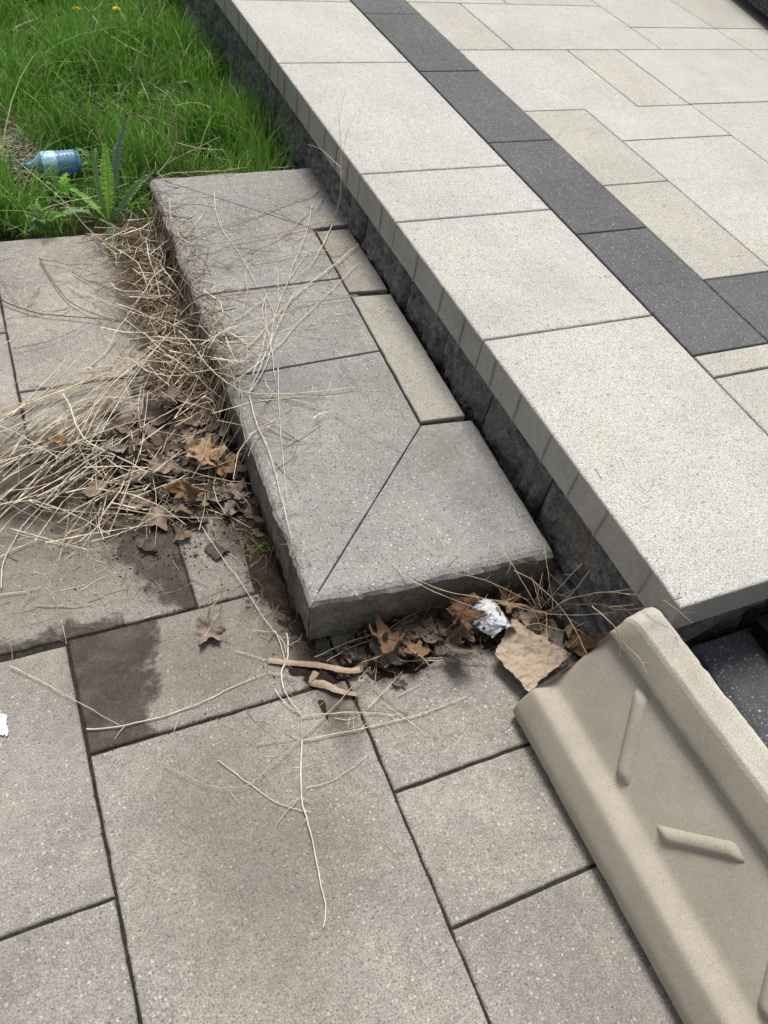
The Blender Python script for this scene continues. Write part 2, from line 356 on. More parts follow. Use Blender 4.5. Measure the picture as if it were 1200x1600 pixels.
for i, (k, x0, x1, y0, y1) in enumerate(TP):
    slab('paver', rect(x0*T, x1*T, y0*T, y1*T, .0028), TZ+nz((x0*5, y0*5, 2))*.0012, .06, M[{'c': 'charcoal', 'b': 'beige', 'l': 'light'}[k]], terr, bev=.004, seed=i*2.7, jit=.0008)
# ------------------------------------------------------------ retaining wall with coping
wall = tag(empty('retaining_wall', (1.165, .6, 0)), 'dark split-face block wall with pale overhanging coping along the terrace edge', 'wall')
ys = [.563, 1.494, 2.112, 2.424, 3.335, 4.03, 4.95, 5.57, 6.5, 7.4]
for i in range(len(ys)-1):
    y0, y1 = ys[i], ys[i+1]
    o = slab('coping_slab', rect(1.133, 1.3195*T, y0, y1, .0028), TZ, .10, M['light'], wall, side=M['cside'], side_from=2, bev=.005, seed=i*5.3, jit=.001)
    r = MB(); n = max(2, round((y1-y0)/.158)); yy = y0+.11
    while yy < y1-.05:                                   # cast ribs down the exposed edge
        sk = .012*nz((yy*9, 0, 5)); w_ = random.uniform(.002, .0045)
        V = []
        for z in (TZ-.006, TZ-.03, TZ-.06, TZ-.098):
            off = sk*(TZ-z)/.1+.0012*nz((yy*30, z*60, 1)); V += [(1.1335, yy+off-w_, z), (1.1296, yy+off-w_*.3, z), (1.1296, yy+off+w_*.4, z), (1.1335, yy+off+w_, z)]
        r.add(V, [(a*4+k, a*4+4+k, a*4+5+k, a*4+1+k) for a in range(3) for k in range(3)]); yy += .158*random.uniform(.7, 1.2)
    r.build('edge_rib', M['cside'], wall)
xs = [1.3195*T, 2.05*T, 2.7*T, 3.4*T]
for i in range(3):
    slab('coping_slab', rect(xs[i], xs[i+1], .563, .912*T, .0028), TZ, .10, M['light'], wall, side=M['cside'], side_from=2, bev=.005, seed=40+i, jit=.001)
def block(u0, u1, z0, z1, face, axis, seed, bulge=.022):
    """split-face block; face = coordinate of its front, axis 'x' faces -X, 'y' faces -Y"""
    nu = max(6, int((u1-u0)/.012)); nv = max(6, int((z1-z0)/.012)); V = []; Fc = []
    for j in range(nv+1):
        for i in range(nu+1):
            u = u0+(u1-u0)*i/nu; z = z0+(z1-z0)*j/nv
            e = min((u-u0), (u1-u), (z-z0)*1.2, (z1-z)*1.2)
            d_ = min(1, max(0, e)/.022)**.6
            q = -bulge*.35+bulge*d_*(.75+.9*nz((u*9+seed, z*9, seed), 1, 5)+.4*nz((u*40, z*40, seed), 1, 4))
            V.append((face-q, u, z) if axis == 'x' else (u, face-q, z))
    W = nu+1
    for j in range(nv):
        for i in range(nu): Fc.append((j*W+i, (j+1)*W+i, (j+1)*W+i+1, j*W+i+1) if axis == 'x' else (j*W+i, j*W+i+1, (j+1)*W+i+1, (j+1)*W+i))
    b0 = len(V); dp = .12
    border = [i for i in range(W)]+[j*W+nu for j in range(1, nv+1)]+[nv*W+i for i in range(nu-1, -1, -1)]+[j*W for j in range(nv-1, 0, -1)]
    for k in border:
        v = V[k]; V.append((face+dp, v[1], v[2]) if axis == 'x' else (v[0], face+dp, v[2]))
    nb = len(border)
    for k in range(nb):
        a, b = border[k], border[(k+1) % nb]; Fc.append((a, b, b0+(k+1) % nb, b0+k))
    Fc.append(tuple(b0+k for k in range(nb)))
    return mesh('wall_block', V, Fc, M['wall'], wall)
J = [.60, 1.085, 1.43, 1.72, 2.006, 2.40, 2.72, 3.035, 3.42, 3.71, 4.1, 4.45, 4.9, 5.3, 5.8, 6.4]
for i in range(len(J)-1): block(J[i]+.004, J[i+1]-.004, .095, .328, 1.168, 'x', i*3.7)
J2 = [.60, .93, 1.3, 1.6, 1.95, 2.2, 2.6, 2.9, 3.3, 3.55, 3.95, 4.3, 4.7, 5.2, 5.7, 6.3]
for i in range(len(J2)-1): block(J2[i]+.004, J2[i+1]-.004, -.14, .088, 1.152, 'x', 60+i*3.7)
JX = [1.17, 1.52, 1.9, 2.3, 2.75, 3.2, 3.7]
for i in range(len(JX)-1):
    block(JX[i]+.004, JX[i+1]-.004, .095, .328, .605, 'y', 120+i*3.7, .016); block(JX[i]+.004, JX[i+1]-.004, -.14, .088, .603, 'y', 160+i*3.7, .016)
# ------------------------------------------------------------ step stone beside the wall
SZ = .19
A, B, C_, D = Vector((.460, .955)), Vector((1.117, .921)), Vector((1.187, 2.957)), Vector((.515, 2.945))
step = tag(empty('garden_step', (.8, 1.9, 0)), 'long grey mitred stone step with inlaid slabs lying against the dark wall', 'step')
def S2(u, y):      # u metres from the left edge, at given y
    t = (y-A.y)/(D.y-A.y); a = A.lerp(D, t); b = B.lerp(C_, t); d_ = (b-a).normalized(); return a+d_*u
gq = .0016
iN, iF = Vector((.969, 1.446)), Vector((1.012, 2.499))
def shr(poly, g=.0016): return [tuple(p) for p in ring(poly, [g]*len(poly))]
c_n, c_f = iN, iF
jr = [2.185, 1.79]
def border_at(y): t = (y-iN.y)/(iF.y-iN.y); return iN.lerp(iF, t)
def left_at(y): t = (y-A.y)/(D.y-A.y); return A.lerp(D, t)
def right_at(y): t = (y-B.y)/(C_.y-B.y); return B.lerp(C_, t)
yN, yF = 1.43, 2.51
MI, JO = .0009, .0022
def shq(poly, g): return [tuple(p) for p in ring(poly, g)]
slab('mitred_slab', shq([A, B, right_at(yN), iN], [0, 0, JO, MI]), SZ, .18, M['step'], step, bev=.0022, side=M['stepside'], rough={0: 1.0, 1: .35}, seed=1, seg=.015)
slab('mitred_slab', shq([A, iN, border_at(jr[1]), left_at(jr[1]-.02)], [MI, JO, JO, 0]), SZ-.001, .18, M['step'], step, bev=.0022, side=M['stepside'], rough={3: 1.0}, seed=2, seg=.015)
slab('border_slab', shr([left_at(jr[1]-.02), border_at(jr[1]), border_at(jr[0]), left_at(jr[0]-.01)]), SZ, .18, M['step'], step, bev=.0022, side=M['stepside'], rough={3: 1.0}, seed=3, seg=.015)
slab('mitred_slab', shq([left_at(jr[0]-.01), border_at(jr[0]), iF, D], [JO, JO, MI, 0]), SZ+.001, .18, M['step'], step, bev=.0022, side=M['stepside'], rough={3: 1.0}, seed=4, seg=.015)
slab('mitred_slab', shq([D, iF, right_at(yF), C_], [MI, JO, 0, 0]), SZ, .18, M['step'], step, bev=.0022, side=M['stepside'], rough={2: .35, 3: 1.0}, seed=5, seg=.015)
g8 = .008
slab('inlay_slab', shr([border_at(1.455), right_at(1.445)-Vector((.012, 0)), right_at(2.075)-Vector((.012, 0)), border_at(2.085)], .006), SZ-.0005, .1, M['steplight'], step, bev=.004, seed=6, jit=.002)
slab('inlay_slab', shr([border_at(2.10), right_at(2.09)-Vector((.012, 0)), right_at(2.49)-Vector((.02, 0)), border_at(2.49)], .006), SZ-.001, .1, M['stepwarm'], step, bev=.004, seed=7, jit=.002)
bb = MB(); c4 = ring([A, B, C_, D], [.05]*4); bb.add([(p.x, p.y, z) for z in (-.01, SZ-.014) for p in c4], [(0, 3, 2, 1), (4, 5, 6, 7), (0, 1, 5, 4), (1, 2, 6, 5), (2, 3, 7, 6), (3, 0, 4, 7)])
bb.build('mortar_bed', M['joint'], step)
# ------------------------------------------------------------ front step
fs = tag(empty('garden_step', (2.3, .3, 0)), 'dark speckled stone step below the front of the terrace at the right edge', 'step')
slab('border_slab', shr([(1.30, .08), (1.62, .08), (1.62, .573), (1.30, .573)], .003), .185, .18, M['frontstep'], fs, side=M['stepside'], rough={0: 1.0, 3: 1.0}, seed=11, seg=.015)
slab('border_slab', shr([(1.62, .08), (2.3, .08), (2.3, .573), (1.62, .573)], .003), .186, .18, M['frontstep'], fs, side=M['stepside'], rough={0: 1.0}, seed=12, seg=.015)
slab('border_slab', shr([(2.3, .08), (3.0, .08), (3.0, .573), (2.3, .573)], .003), .185, .18, M['frontstep'], fs, side=M['stepside'], rough={0: 1.0, 1: 1.0}, seed=13, seg=.015)
# dark plastic planter standing on it, clay pot inside
pl = tag(empty('planter', (1.62, .42, .187)), 'dark plastic trough planter standing on the front step at the right edge', 'planter')
pm = simple('dark_plastic', (.018, .014, .013), .1, 30, rough=.6, island=False)
mb = MB()
X0, X1, Y0, Y1, Z0, Z1 = 1.475, 2.0, .20, .555, .188, .235
for (a, b_, c, d_) in ((X0, X0+.014, Y0, Y1), (X1-.014, X1, Y0, Y1), (X0+.014, X1-.014, Y0, Y0+.014), (X0+.014, X1-.014, Y1-.014, Y1)): mb.box(a, b_, c, d_, Z0, Z1)
mb.box(X0+.014, X1-.014, Y0+.014, Y1-.014, Z0, Z0+.012); mb.build('trough', pm, pl)
mb = MB()
for (a, b_, c, d_) in ((X0-.008, X0+.018, Y0-.008, Y1+.008), (X1-.018, X1+.008, Y0-.008, Y1+.008), (X0+.018, X1-.018, Y0-.008, Y0+.018), (X0+.018, X1-.018, Y1-.018, Y1+.008)): mb.box(a, b_, c, d_, Z1, Z1+.008)
mb.build('rim', pm, pl)
def lathe(mb, prof, n=24, Mx=None):
    V = []; Fc = []
    for (r, z) in prof:
        for k in range(n):
            a = 2*math.pi*k/n; v = Vector((r*math.cos(a), r*math.sin(a), z)); V.append(Mx @ v if Mx else v)
    for j in range(len(prof)-1):
        for k in range(n):
            k2 = (k+1) % n; Fc.append((j*n+k, j*n+k2, (j+1)*n+k2, (j+1)*n+k))
    mb.add(V, Fc)
mb = MB(); cpm = Matrix.Translation((1.64, .475, .203))
lathe(mb, [(.001, 0), (.05, 0), (.062, .07), (.068, .07), (.07, .09), (.062, .09), (.054, .02), (.001, .02)], 28, cpm)
tag(mb.build('flower_pot', simple('terracotta', (.36, .17, .10), .1, 40, island=False, rough=.85), smooth=True), 'terracotta coloured pot standing inside the dark trough planter', 'pot')

# ------------------------------------------------------------ leaning precast concrete panel
def precast_mat(name='cast_concrete', base=(.425, .383, .312), gd=.76):
    m, nt, b = newmat(name); t = NT(nt)
    c = t.rgb(base)
    c = t.val(c, t.map(t.noise(6, 6, .7), .3, .7, .86, 1.1))
    c = t.mix(t.map(t.noise(5.5, 4, .55), .52, .72, 0, .6), c, (.46, .39, .30))
    g_ = t.noise(480, 2, .7); c = t.val(c, t.map(g_, .28, .72, gd, 2-gd))
    dst, colr = t.vor(260); sp = t.n('SeparateColor'); t.l(colr, sp.inputs[0])
    pit = t.math('MULTIPLY', t.math('GREATER_THAN', sp.outputs[2], .9), t.map(dst, .15, .32, 1, 0))
    c = t.mix(t.math('MULTIPLY', pit, .7), c, (.12, .105, .08))
    t.l(c, b.inputs['Base Color']); b.inputs['Roughness'].default_value = .88; b.inputs['Specular IOR Level'].default_value = .3
    t.bump(t.math('SUBTRACT', g_, pit), .35, .0015, b); return m
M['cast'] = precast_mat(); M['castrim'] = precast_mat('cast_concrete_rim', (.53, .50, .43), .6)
pan = tag(empty('concrete_panel', (.9, .3, 0)), 'beige cast concrete panel with rounded lip and raised ribs leaning on the terrace corner', 'concrete panel')
YE = .62
def prof_at_y(Y):
    dt = (YE-Y)
    base_ = [(.872, .010), (.868, .030), (.868, .052), (.873, .066), (.882, .086), (.891, .106), (.8965, .1155), (.905, .120), (.920, .1215), (.946, .123), (.955, .130), (.964, .145), (.985, .180), (1.022, .234), (1.048, .271), (1.0545, .281), (1.053, .287), (1.045, .289), (1.042, .294), (1.043, .304), (1.052, .328), (1.065, .359), (1.0682, .3655), (1.0705, .3675), (1.078, .3705), (1.098, .382), (1.112, .390), (1.119, .389), (1.124, .378), (1.124, .34), (1.10, .27), (1.06, .18), (1.02, .09), (.99, .03), (.975, .010)]
    return [(x+dt*(.006+.040*min(1, max(0, (z-.12)/.2))), z) for x, z in base_]
def panel():
    NY = 150; V = []; Fc = []; y0, y1 = YE, -.42
    for j in range(NY+1):
        Y = y0+(y1-y0)*j/NY
        P = prof_at_y(Y); n = len(P)
        # round the end slightly
        for i, (x, z) in enumerate(P):
            nn = nz((x*12, Y*12, z*12), 1, 3)*.0012
            yy = Y
            if 26 <= i <= 28:    # chipped outer arris
                ch = max(0, nz((Y*16, i*.4, 9), 1, 6))*.011; x -= ch; z -= ch*.35
            e_ = max(0, 1-(YE-Y)/.035) if i > 14 else 0          # the ridge end is cast with a slope
            x += (1.055-x)*.0*e_; z -= e_*e_*.022*(1 if i > 19 else 0); yy2 = yy
            if j == 0 and 3 < i < 29: z -= .002
            V.append((x+nn, yy2, z+nn))
    for j in range(NY):
        for i in range(n): i2 = (i+1) % n; Fc.append((j*n+i, j*n+i2, (j+1)*n+i2, (j+1)*n+i))
    Fc.append(tuple(reversed(range(n)))); Fc.append(tuple(range(NY*n, NY*n+n)))
    o = mesh('body', V, Fc, M['cast'], pan, smooth=True)
    md = o.modifiers.new('sub', 'SUBSURF'); md.levels = 1; md.render_levels = 1
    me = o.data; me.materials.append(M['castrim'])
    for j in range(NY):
        for i in range(21, n-5): me.polygons[j*n+i].material_index = 1      # coarser, paler colour on the broken rim
    cr = me.attributes.new('crease_edge', 'FLOAT', 'EDGE')
    for e_ in me.edges:
        if all(v < n for v in e_.vertices): cr.data[e_.index].value = .85
    return o
body = panel()
def on_panel(px, py):
    """meet the sloping panel face"""
    d_ = ray(px, py); lo, hi = None, None; O = Vector((0, 0, H))
    k = 1.0
    def side(t):
        p = O+d_*t; dt = YE-p.y
        xa = .964+dt*(.006+.040*.13); xb = 1.048+dt*(.006+.040*.755)
        return p.x-(xa+(xb-xa)*(p.z-.146)/(.271-.146))
    a, b_ = .5, 4
    for _ in range(60):
        mid = (a+b_)/2
        if side(mid) > 0: b_ = mid
        else: a = mid
    return O+d_*a
PN = Vector((-.125, 0, .09)).normalized()
def rib(ends, wid, name='rib', hgt=.012):
    a, b_ = on_panel(*ends[0]), on_panel(*ends[1]); ax = (b_-a); L_ = ax.length; ax.normalize(); sd = ax.cross(PN).normalized()
    V = []; Fc = []; ns = 14; nc = 9
    for i in range(ns+1):
        s_ = i/ns; sl_ = .9
        for k in range(nc):
            q = -1+2*k/(nc-1)
            sh = wid*.9*q*(-1 if True else 1)*rib_sk            # ends cut on a slant
            e = min(s_, 1-s_)*L_/.012; e = min(1, e)**.5
            hh = hgt*(1-abs(q)**2.6)*e-.002
            V.append(a+ax*(s_*L_+sh)+sd*(q*wid)+PN*hh)
    for i in range(ns):
        for k in range(nc-1): Fc.append((i*nc+k, i*nc+k+1, (i+1)*nc+k+1, (i+1)*nc+k))
    return mesh(name, V, Fc, M['cast'], pan, smooth=True)
rib_sk = .6
rib([(1004, 1078), (972, 1222)], .019, hgt=.015)
rib_sk = -.6
rib([(1030, 1303), (1160, 1333)], .019, hgt=.015)
rib_sk = .6
rib([(1222, 1480), (1196, 1590)], .019, hgt=.015)

# ------------------------------------------------------------ surface the litter rests on
def surf(x, y):
    if x > 1.133 and y > .563: return TZ
    if A.y-.003 < y < D.y and left_at(y).x < x < right_at(y).x: return SZ
    return 0.0
def heap(x, y):     # low drift of straw and leaves against the step
    def gsn(cx, cy, sx, sy, h): return h*math.exp(-((x-cx)/sx)**2-((y-cy)/sy)**2)
    return gsn(.42, 2.3, .13, .42, .065)+gsn(.30, 1.75, .20, .26, .035)+gsn(.85, .86, .3, .06, .03)
def hit(px, py, up=0.0):
    p = at(px, py, TZ+up)
    if p.x > 1.128 and p.y > .555: return p
    p = at(px, py, SZ+up)
    if surf(p.x, p.y) == SZ: return p
    # side of the step / open ground
    z = 0
    for _ in range(4):
        p = at(px, py, z+up); z = min(heap(p.x, p.y), .1) if p.x < left_at(min(max(p.y, A.y), D.y)).x+.02 or p.y < A.y else 0
    return at(px, py, z+up)

# ------------------------------------------------------------ lawn
def grass_mesh(name, P, Hh, W_, lean, mat, seg=4, droop=None, flop=None):
    n = len(P); az = RNG.uniform(0, 2*np.pi, n); dirn = np.stack([np.cos(az), np.sin(az), 0*az], 1)
    if flop is not None: dirn = dirn*(1-flop[2])+np.array([flop[0], flop[1], 0])*flop[2]
    wa = RNG.uniform(0, np.pi, n); wd = np.stack([np.cos(wa), np.sin(wa), 0*wa], 1)
    V = np.zeros((n, seg*2+1, 3))
    for s in range(seg+1):
        t = s/seg
        h = Hh*(t-.35*lean*t*t*t); off = Hh*lean*(t**1.9)
        c = P+dirn*off[:, None]; c = c.copy(); c[:, 2] += h
        if s == seg: V[:, seg*2] = c
        else:
            ww = W_*(1-.75*t**2)
            V[:, s*2] = c-wd*ww[:, None]/2; V[:, s*2+1] = c+wd*ww[:, None]/2
    nv = seg*2+1; base_ = np.arange(n)[:, None]*nv
    quads = []
    for s in range(seg-1): quads.append(base_+np.array([s*2, s*2+1, s*2+3, s*2+2]))
    quads = np.stack(quads, 1).reshape(-1, 4); tris = (base_+np.array([seg*2-2, seg*2-1, seg*2])).reshape(-1, 3)
    me = bpy.data.meshes.new(name); me.vertices.add(n*nv); me.vertices.foreach_set('co', V.reshape(-1))
    nl = quads.size+tris.size; me.loops.add(nl); me.loops.foreach_set('vertex_index', np.concatenate([quads.reshape(-1), tris.reshape(-1)]))
    npo = len(quads)+len(tris); me.polygons.add(npo)
    st = np.concatenate([np.arange(len(quads))*4, quads.size+np.arange(len(tris))*3]); me.polygons.foreach_set('loop_start', st)
    me.update(calc_edges=True); me.validate()
    me.materials.append(mat); o = bpy.data.objects.new(name, me); COL.objects.link(o); return o
def gpoints(n, x0, x1, y0, y1):
    x = RNG.uniform(x0, x1, n); y = RNG.uniform(y0, y1, n); return x, y
N = 100000
x, y = gpoints(N, -1.0, 1.13, 2.93, 6.6)
keep = ~((x > .50) & (x < 1.17) & (y < 3.0))
dens = np.array([noise.noise(Vector((a*3.2, b_*3.2, 0))) for a, b_ in zip(x, y)])
ptch = np.exp(-((x-.0)/.20)**2-((y-3.72)/.30)**2)                       # trampled straw patch
dens2 = np.array([noise.noise(Vector((a*11, b_*11, 4))) for a, b_ in zip(x, y)])
prob = np.clip(.40+1.0*dens+1.1*dens2, .03, 1)*(1-np.clip(ptch*1.6, 0, .97))
keep &= RNG.uniform(0, 1, N) < prob
wallshade = np.clip((x-.93)/.2, 0, 1); keep &= RNG.uniform(0, 1, N) > wallshade*.6*(y > 3.9)
x, y, dens, ptch = x[keep], y[keep], dens[keep], ptch[keep]
front = np.clip((y-2.93)/.35, .0, 1)*1.0; bk = (x > .03) & (x < .42) & (y > 3.12) & (y < 3.5); front = np.where(bk, .12, front)
hh = RNG.gamma(6, 1/6, len(x))*(.085+.17*np.clip(dens+.4, 0, 1))*(.45+.55*front)*(1-.6*np.clip(ptch*1.3, 0, 1))
hh = np.clip(hh*np.where((x > .5) & (y < 3.7), 1.25, 1), .02, .30)
P = np.stack([x, y, np.full(len(x), -.045)+.03*front], 1)
lawn = grass_mesh('grass', P, hh, RNG.uniform(.0025, .0065, len(x)), np.clip(RNG.gamma(2.2, .19, len(x)), .05, 1.1), M['grass'])
tag(lawn, 'lush green grass growing between the patio and the wall', 'grass', kind='stuff')
# broader, paler blades leaning out of the turf
n2 = 5200; x2, y2 = gpoints(n2, -1.0, 1.12, 2.95, 6.4)
k2 = ~((x2 > .48) & (y2 < 3.02)) & ~((x2 > .0) & (x2 < .42) & (y2 > 3.05) & (y2 < 3.5)) & (np.exp(-((x2-.0)/.20)**2-((y2-3.72)/.30)**2) < .5); x2, y2 = x2[k2], y2[k2]
wideg = grassmat('grass_blade_wide', (.12, .27, .035), (.24, .42, .08), (.5, .45, .25))
b2 = grass_mesh('broad_grass', np.stack([x2, y2, np.full(len(x2), -.03)], 1), RNG.gamma(8, .017, len(x2)), RNG.uniform(.005, .010, len(x2)), np.clip(RNG.gamma(4, .2, len(x2)), .2, 1.5), wideg, 6)
tag(b2, 'scattered broad light green blades leaning out of the grass', 'grass', kind='stuff')
# dry thatch between the blades
mb = MB()
def wisps(mb, n, fx, Lr, rr, zr, bend=.3, azm=None):
    for _ in range(n):
        x_, y_ = fx()
        if 1.1 < y_ < 1.42 and Lr[1] > .2: continue
        L_ = random.uniform(*Lr); a = random.uniform(0, 2*math.pi) if azm is None else random.gauss(azm[0], azm[1])
        z0 = surf(x_, y_)+random.uniform(*zr); d_ = Vector((math.cos(a), math.sin(a), random.gauss(0, .12))); s_ = Vector((-d_.y, d_.x, 0))
        pts = []
        bn = random.gauss(0, bend)*L_
        for k in range(4):
            t = k/3-.5; p = Vector((x_, y_, z0))+d_*(t*L_)+s_*(bn*(t*t*4-1)*.5)
            p.z = max(p.z, surf(p.x, p.y)+.002+(heap(p.x, p.y)*.8 if surf(p.x, p.y) == 0 and p.y < 2.85 else 0)*random.uniform(.6, 1)); pts.append(p)
        r = random.uniform(*rr); tube(mb, pts, r, r*.5, 3)
wisps(mb, 1500, lambda: (random.gauss(.02, .2), random.gauss(3.7, .26)), (.03, .13), (.0006, .0014), (-.03, .01))
wisps(mb, 900, lambda: (random.uniform(-.5, 1.1), random.uniform(2.93, 5.4)), (.05, .2), (.0006, .0013), (-.03, .05))
tag(mb.build('dry_thatch', M['straw']), 'tan dead grass lying in the bare patch by the bottle', 'dry grass', kind='stuff')

# ------------------------------------------------------------ straw heap, leaf litter, soil
mb = MB()
def f1():
    return random.gauss(.42, .060), random.uniform(1.75, 2.86)
wisps(mb, 400, f1, (.06, .26), (.0009, .0021), (0, .09), .35)
wisps(mb, 105, lambda: (random.gauss(.28, .14), random.gauss(1.78, .2)), (.10, .42), (.0007, .0020), (.0, .06), .14, (math.radians(32), .5))
wisps(mb, 190, lambda: (random.gauss(.22, .17), random.gauss(1.55, .13)), (.05, .28), (.0008, .0020), (.0, .04), .2)
wisps(mb, 60, lambda: (random.gauss(-.02, .08), random.gauss(1.80, .1)), (.15, .4), (.0009, .002), (.0, .03), .08, (math.radians(35), .18))
tag(mb.build('straw', M['straw']), 'tangled heap of pale straw piled between the slabs and the step', 'straw', kind='stuff')
mb = MB()
wisps(mb, 800, f1, (.05, .2), (.0006, .0014), (0, .07), .5)
wisps(mb, 300, lambda: (random.gauss(.3, .14), random.gauss(1.65, .2)), (.03, .15), (.0006, .0014), (0, .04), .3)
wisps(mb, 110, lambda: (random.uniform(.38, .47), random.uniform(1.0, 1.5)), (.02, .08), (.0005, .0011), (0, .015), .3)
wisps(mb, 120, lambda: (random.gauss(.80, .16), random.gauss(.86, .05)), (.02, .12), (.0005, .0012), (.01, .04), .4)
tag(mb.build('brown_straw', M['strawdark']), 'brown weathered straw tangled low in the heap and along the step foot', 'straw', kind='stuff')
# scattered bits on the slabs
mb = MB()
wisps(mb, 90, lambda: (random.uniform(-.25, .45), random.uniform(1.15, 1.5)), (.01, .09), (.0006, .0012), (0, .003), .15)
wisps(mb, 55, lambda: (random.uniform(-.1, .4), random.uniform(2.05, 2.85)), (.02, .14), (.0005, .0011), (0, .004), .25)
wisps(mb, 120, lambda: (random.uniform(.55, 1.1), random.uniform(1.9, 2.75)), (.02, .12), (.0005, .0010), (0, .01), .3)
wisps(mb, 30, lambda: (random.uniform(.2, .75), random.uniform(.6, .85)), (.02, .08), (.0005, .0009), (0, .003), .2)
tag(mb.build('straw_bits', M['straw']), 'short pale straw bits scattered over slabs and step', 'straw', kind='stuff')
def leaf_geo(mb, M4, R=.04, lobes=5, curl=.3, seed=0, nr=4, nt_=60, depth=.34, cr=.5):
    V = [M4 @ Vector((0, 0, 0))]; Fc = []
    for j in range(1, nr+1):
        for k in range(nt_):
            a = 2*math.pi*k/nt_
            if lobes:
                # palmate outline: sharp lobes fanning from the stalk
                q = (a/(2*math.pi)*(lobes+1)) % 1; lob = abs(q-.5)*2
                base_ = .50+depth*(lob**1.3)+.10*abs(math.sin(a*lobes*2.5+seed))+.05*math.sin(a*3+seed*2)
                back = .62+.38*abs(math.cos(a/2)); r = R*base_*back*1.15
            else:
                r = R*(.55+.45*abs(math.cos(a))**1.5)*(1+.45*nz((math.cos(a)*1.3+seed, math.sin(a)*1.3, seed), 1, 5))
            rr_ = r*j/nr; x_, y_ = rr_*math.cos(a), rr_*math.sin(a)
            z_ = curl*R*((rr_/R)**2)*(.9+.8*math.sin(a*2+seed))+nz((x_*28+seed, y_*28, seed), 1, 4)*R*cr*(j/nr)
            V.append(M4 @ Vector((x_, y_, z_)))
    for k in range(nt_): Fc.append((0, 1+k, 1+(k+1) % nt_))
    for j in range(nr-1):
        for k in range(nt_):
            k2 = (k+1) % nt_; a0 = 1+j*nt_; Fc.append((a0+k, a0+nt_+k, a0+nt_+k2, a0+k2))
    fd = .9*math.sin(seed*3.1)
    if fd > .2: pass
    mb.add(V, Fc)
def TR(p, rz=0, rx=0, ry=0, s=1):
    return Matrix.Translation(p) @ Matrix.Rotation(rz, 4, 'Z') @ Matrix.Rotation(rx, 4, 'X') @ Matrix.Rotation(ry, 4, 'Y') @ Matrix.Scale(s, 4)
def litter(n, fx, Rr, zr, tilt=.3):
    mb = MB()
    for i in range(n):
        x_, y_ = fx(); 
        if surf(x_, y_) > 0: continue
        z_ = max(0, heap(x_, y_)*.5)+random.uniform(*zr)
        leaf_geo(mb, TR((x_, y_, z_), random.uniform(0, 6.28), random.gauss(0, tilt), random.gauss(0, tilt)), random.uniform(*Rr), random.choice((0, 0, 5, 3)), random.uniform(-.3, .55), i*1.7, 3, 30, .34, .28)
    return mb
mb = litter(210, lambda: (random.gauss(.32, .10), random.gauss(1.66, .14)), (.014, .046), (.002, .024), .2)
mb2 = litter(75, lambda: (random.gauss(.465, .025), random.uniform(1.3, 2.7)), (.012, .028), (.003, .03)); mb.add(mb2.V, mb2.F)
mb2 = litter(170, lambda: (max(.63, random.gauss(.82, .13)), random.gauss(.895, .03)), (.008, .032), (.001, .022), .2); mb.add(mb2.V, mb2.F)
mb2 = litter(260, lambda: (random.uniform(.54, 1.1), random.gauss(.895, .035)), (.003, .010), (.001, .03), .6); mb.add(mb2.V, mb2.F)
mb2 = litter(240, lambda: (random.gauss(.33, .12), random.gauss(1.64, .16)), (.003, .011), (.001, .03), .6); mb.add(mb2.V, mb2.F)
mb2 = litter(20, lambda: (random.gauss(1.03, .05), random.gauss(.82, .06)), (.02, .04), (.004, .03)); mb.add(mb2.V, mb2.F)
tag(mb.build('leaf_litter', M['leafdark'], smooth=True), 'dark brown rotting leaves matted against the foot of the step', 'dead leaves', kind='stuff')
# soil crumbs
def crumbs(n, fx, rr):
    mb = MB()
    for i in range(n):
        x_, y_ = fx()
        if surf(x_, y_) > 0: continue
        r = random.uniform(*rr)*random.uniform(.4, 1); V = []
        for k in range(6):
            d_ = [Vector((1, 0, 0)), Vector((-1, 0, 0)), Vector((0, 1, 0)), Vector((0, -1, 0)), Vector((0, 0, .7)), Vector((0, 0, -.3))][k]
            V.append(Vector((x_, y_, max(0, heap(x_, y_)*.35)+.001))+d_*r*random.uniform(.6, 1.4))
        mb.add(V, [(0, 2, 4), (2, 1, 4), (1, 3, 4), (3, 0, 4), (2, 0, 5), (1, 2, 5), (3, 1, 5), (0, 3, 5)])
    return mb
mb = crumbs(2500, lambda: (random.gauss(.25, .16), random.gauss(1.55, .16)), (.001, .004))
for args in ((2200, lambda: (random.gauss(.45, .03), random.uniform(.93, 2.8)), (.001, .004)), (1800, lambda: (random.gauss(.82, .17), random.gauss(.885, .04)), (.001, .004)),
             (200, lambda: (random.uniform(-.3, .5), random.uniform(.9, 1.5)), (.0007, .002)), (420, lambda: (random.choice((-.078, .525))+random.gauss(0, .004), random.uniform(0, 1.1)), (.0008, .0022)),
             (420, lambda: (random.uniform(-.5, .5), 1.145+random.gauss(0, .005)), (.0008, .0025)), (300, lambda: (random.uniform(-.08, .52), .84+random.gauss(0, .005)), (.0008, .0022))):
    q = crumbs(*args); mb.add(q.V, q.F)
tag(mb.build('soil_crumbs', M['soil']), 'dark crumbly soil and grit spilled along joints and step foot', 'soil', kind='stuff')
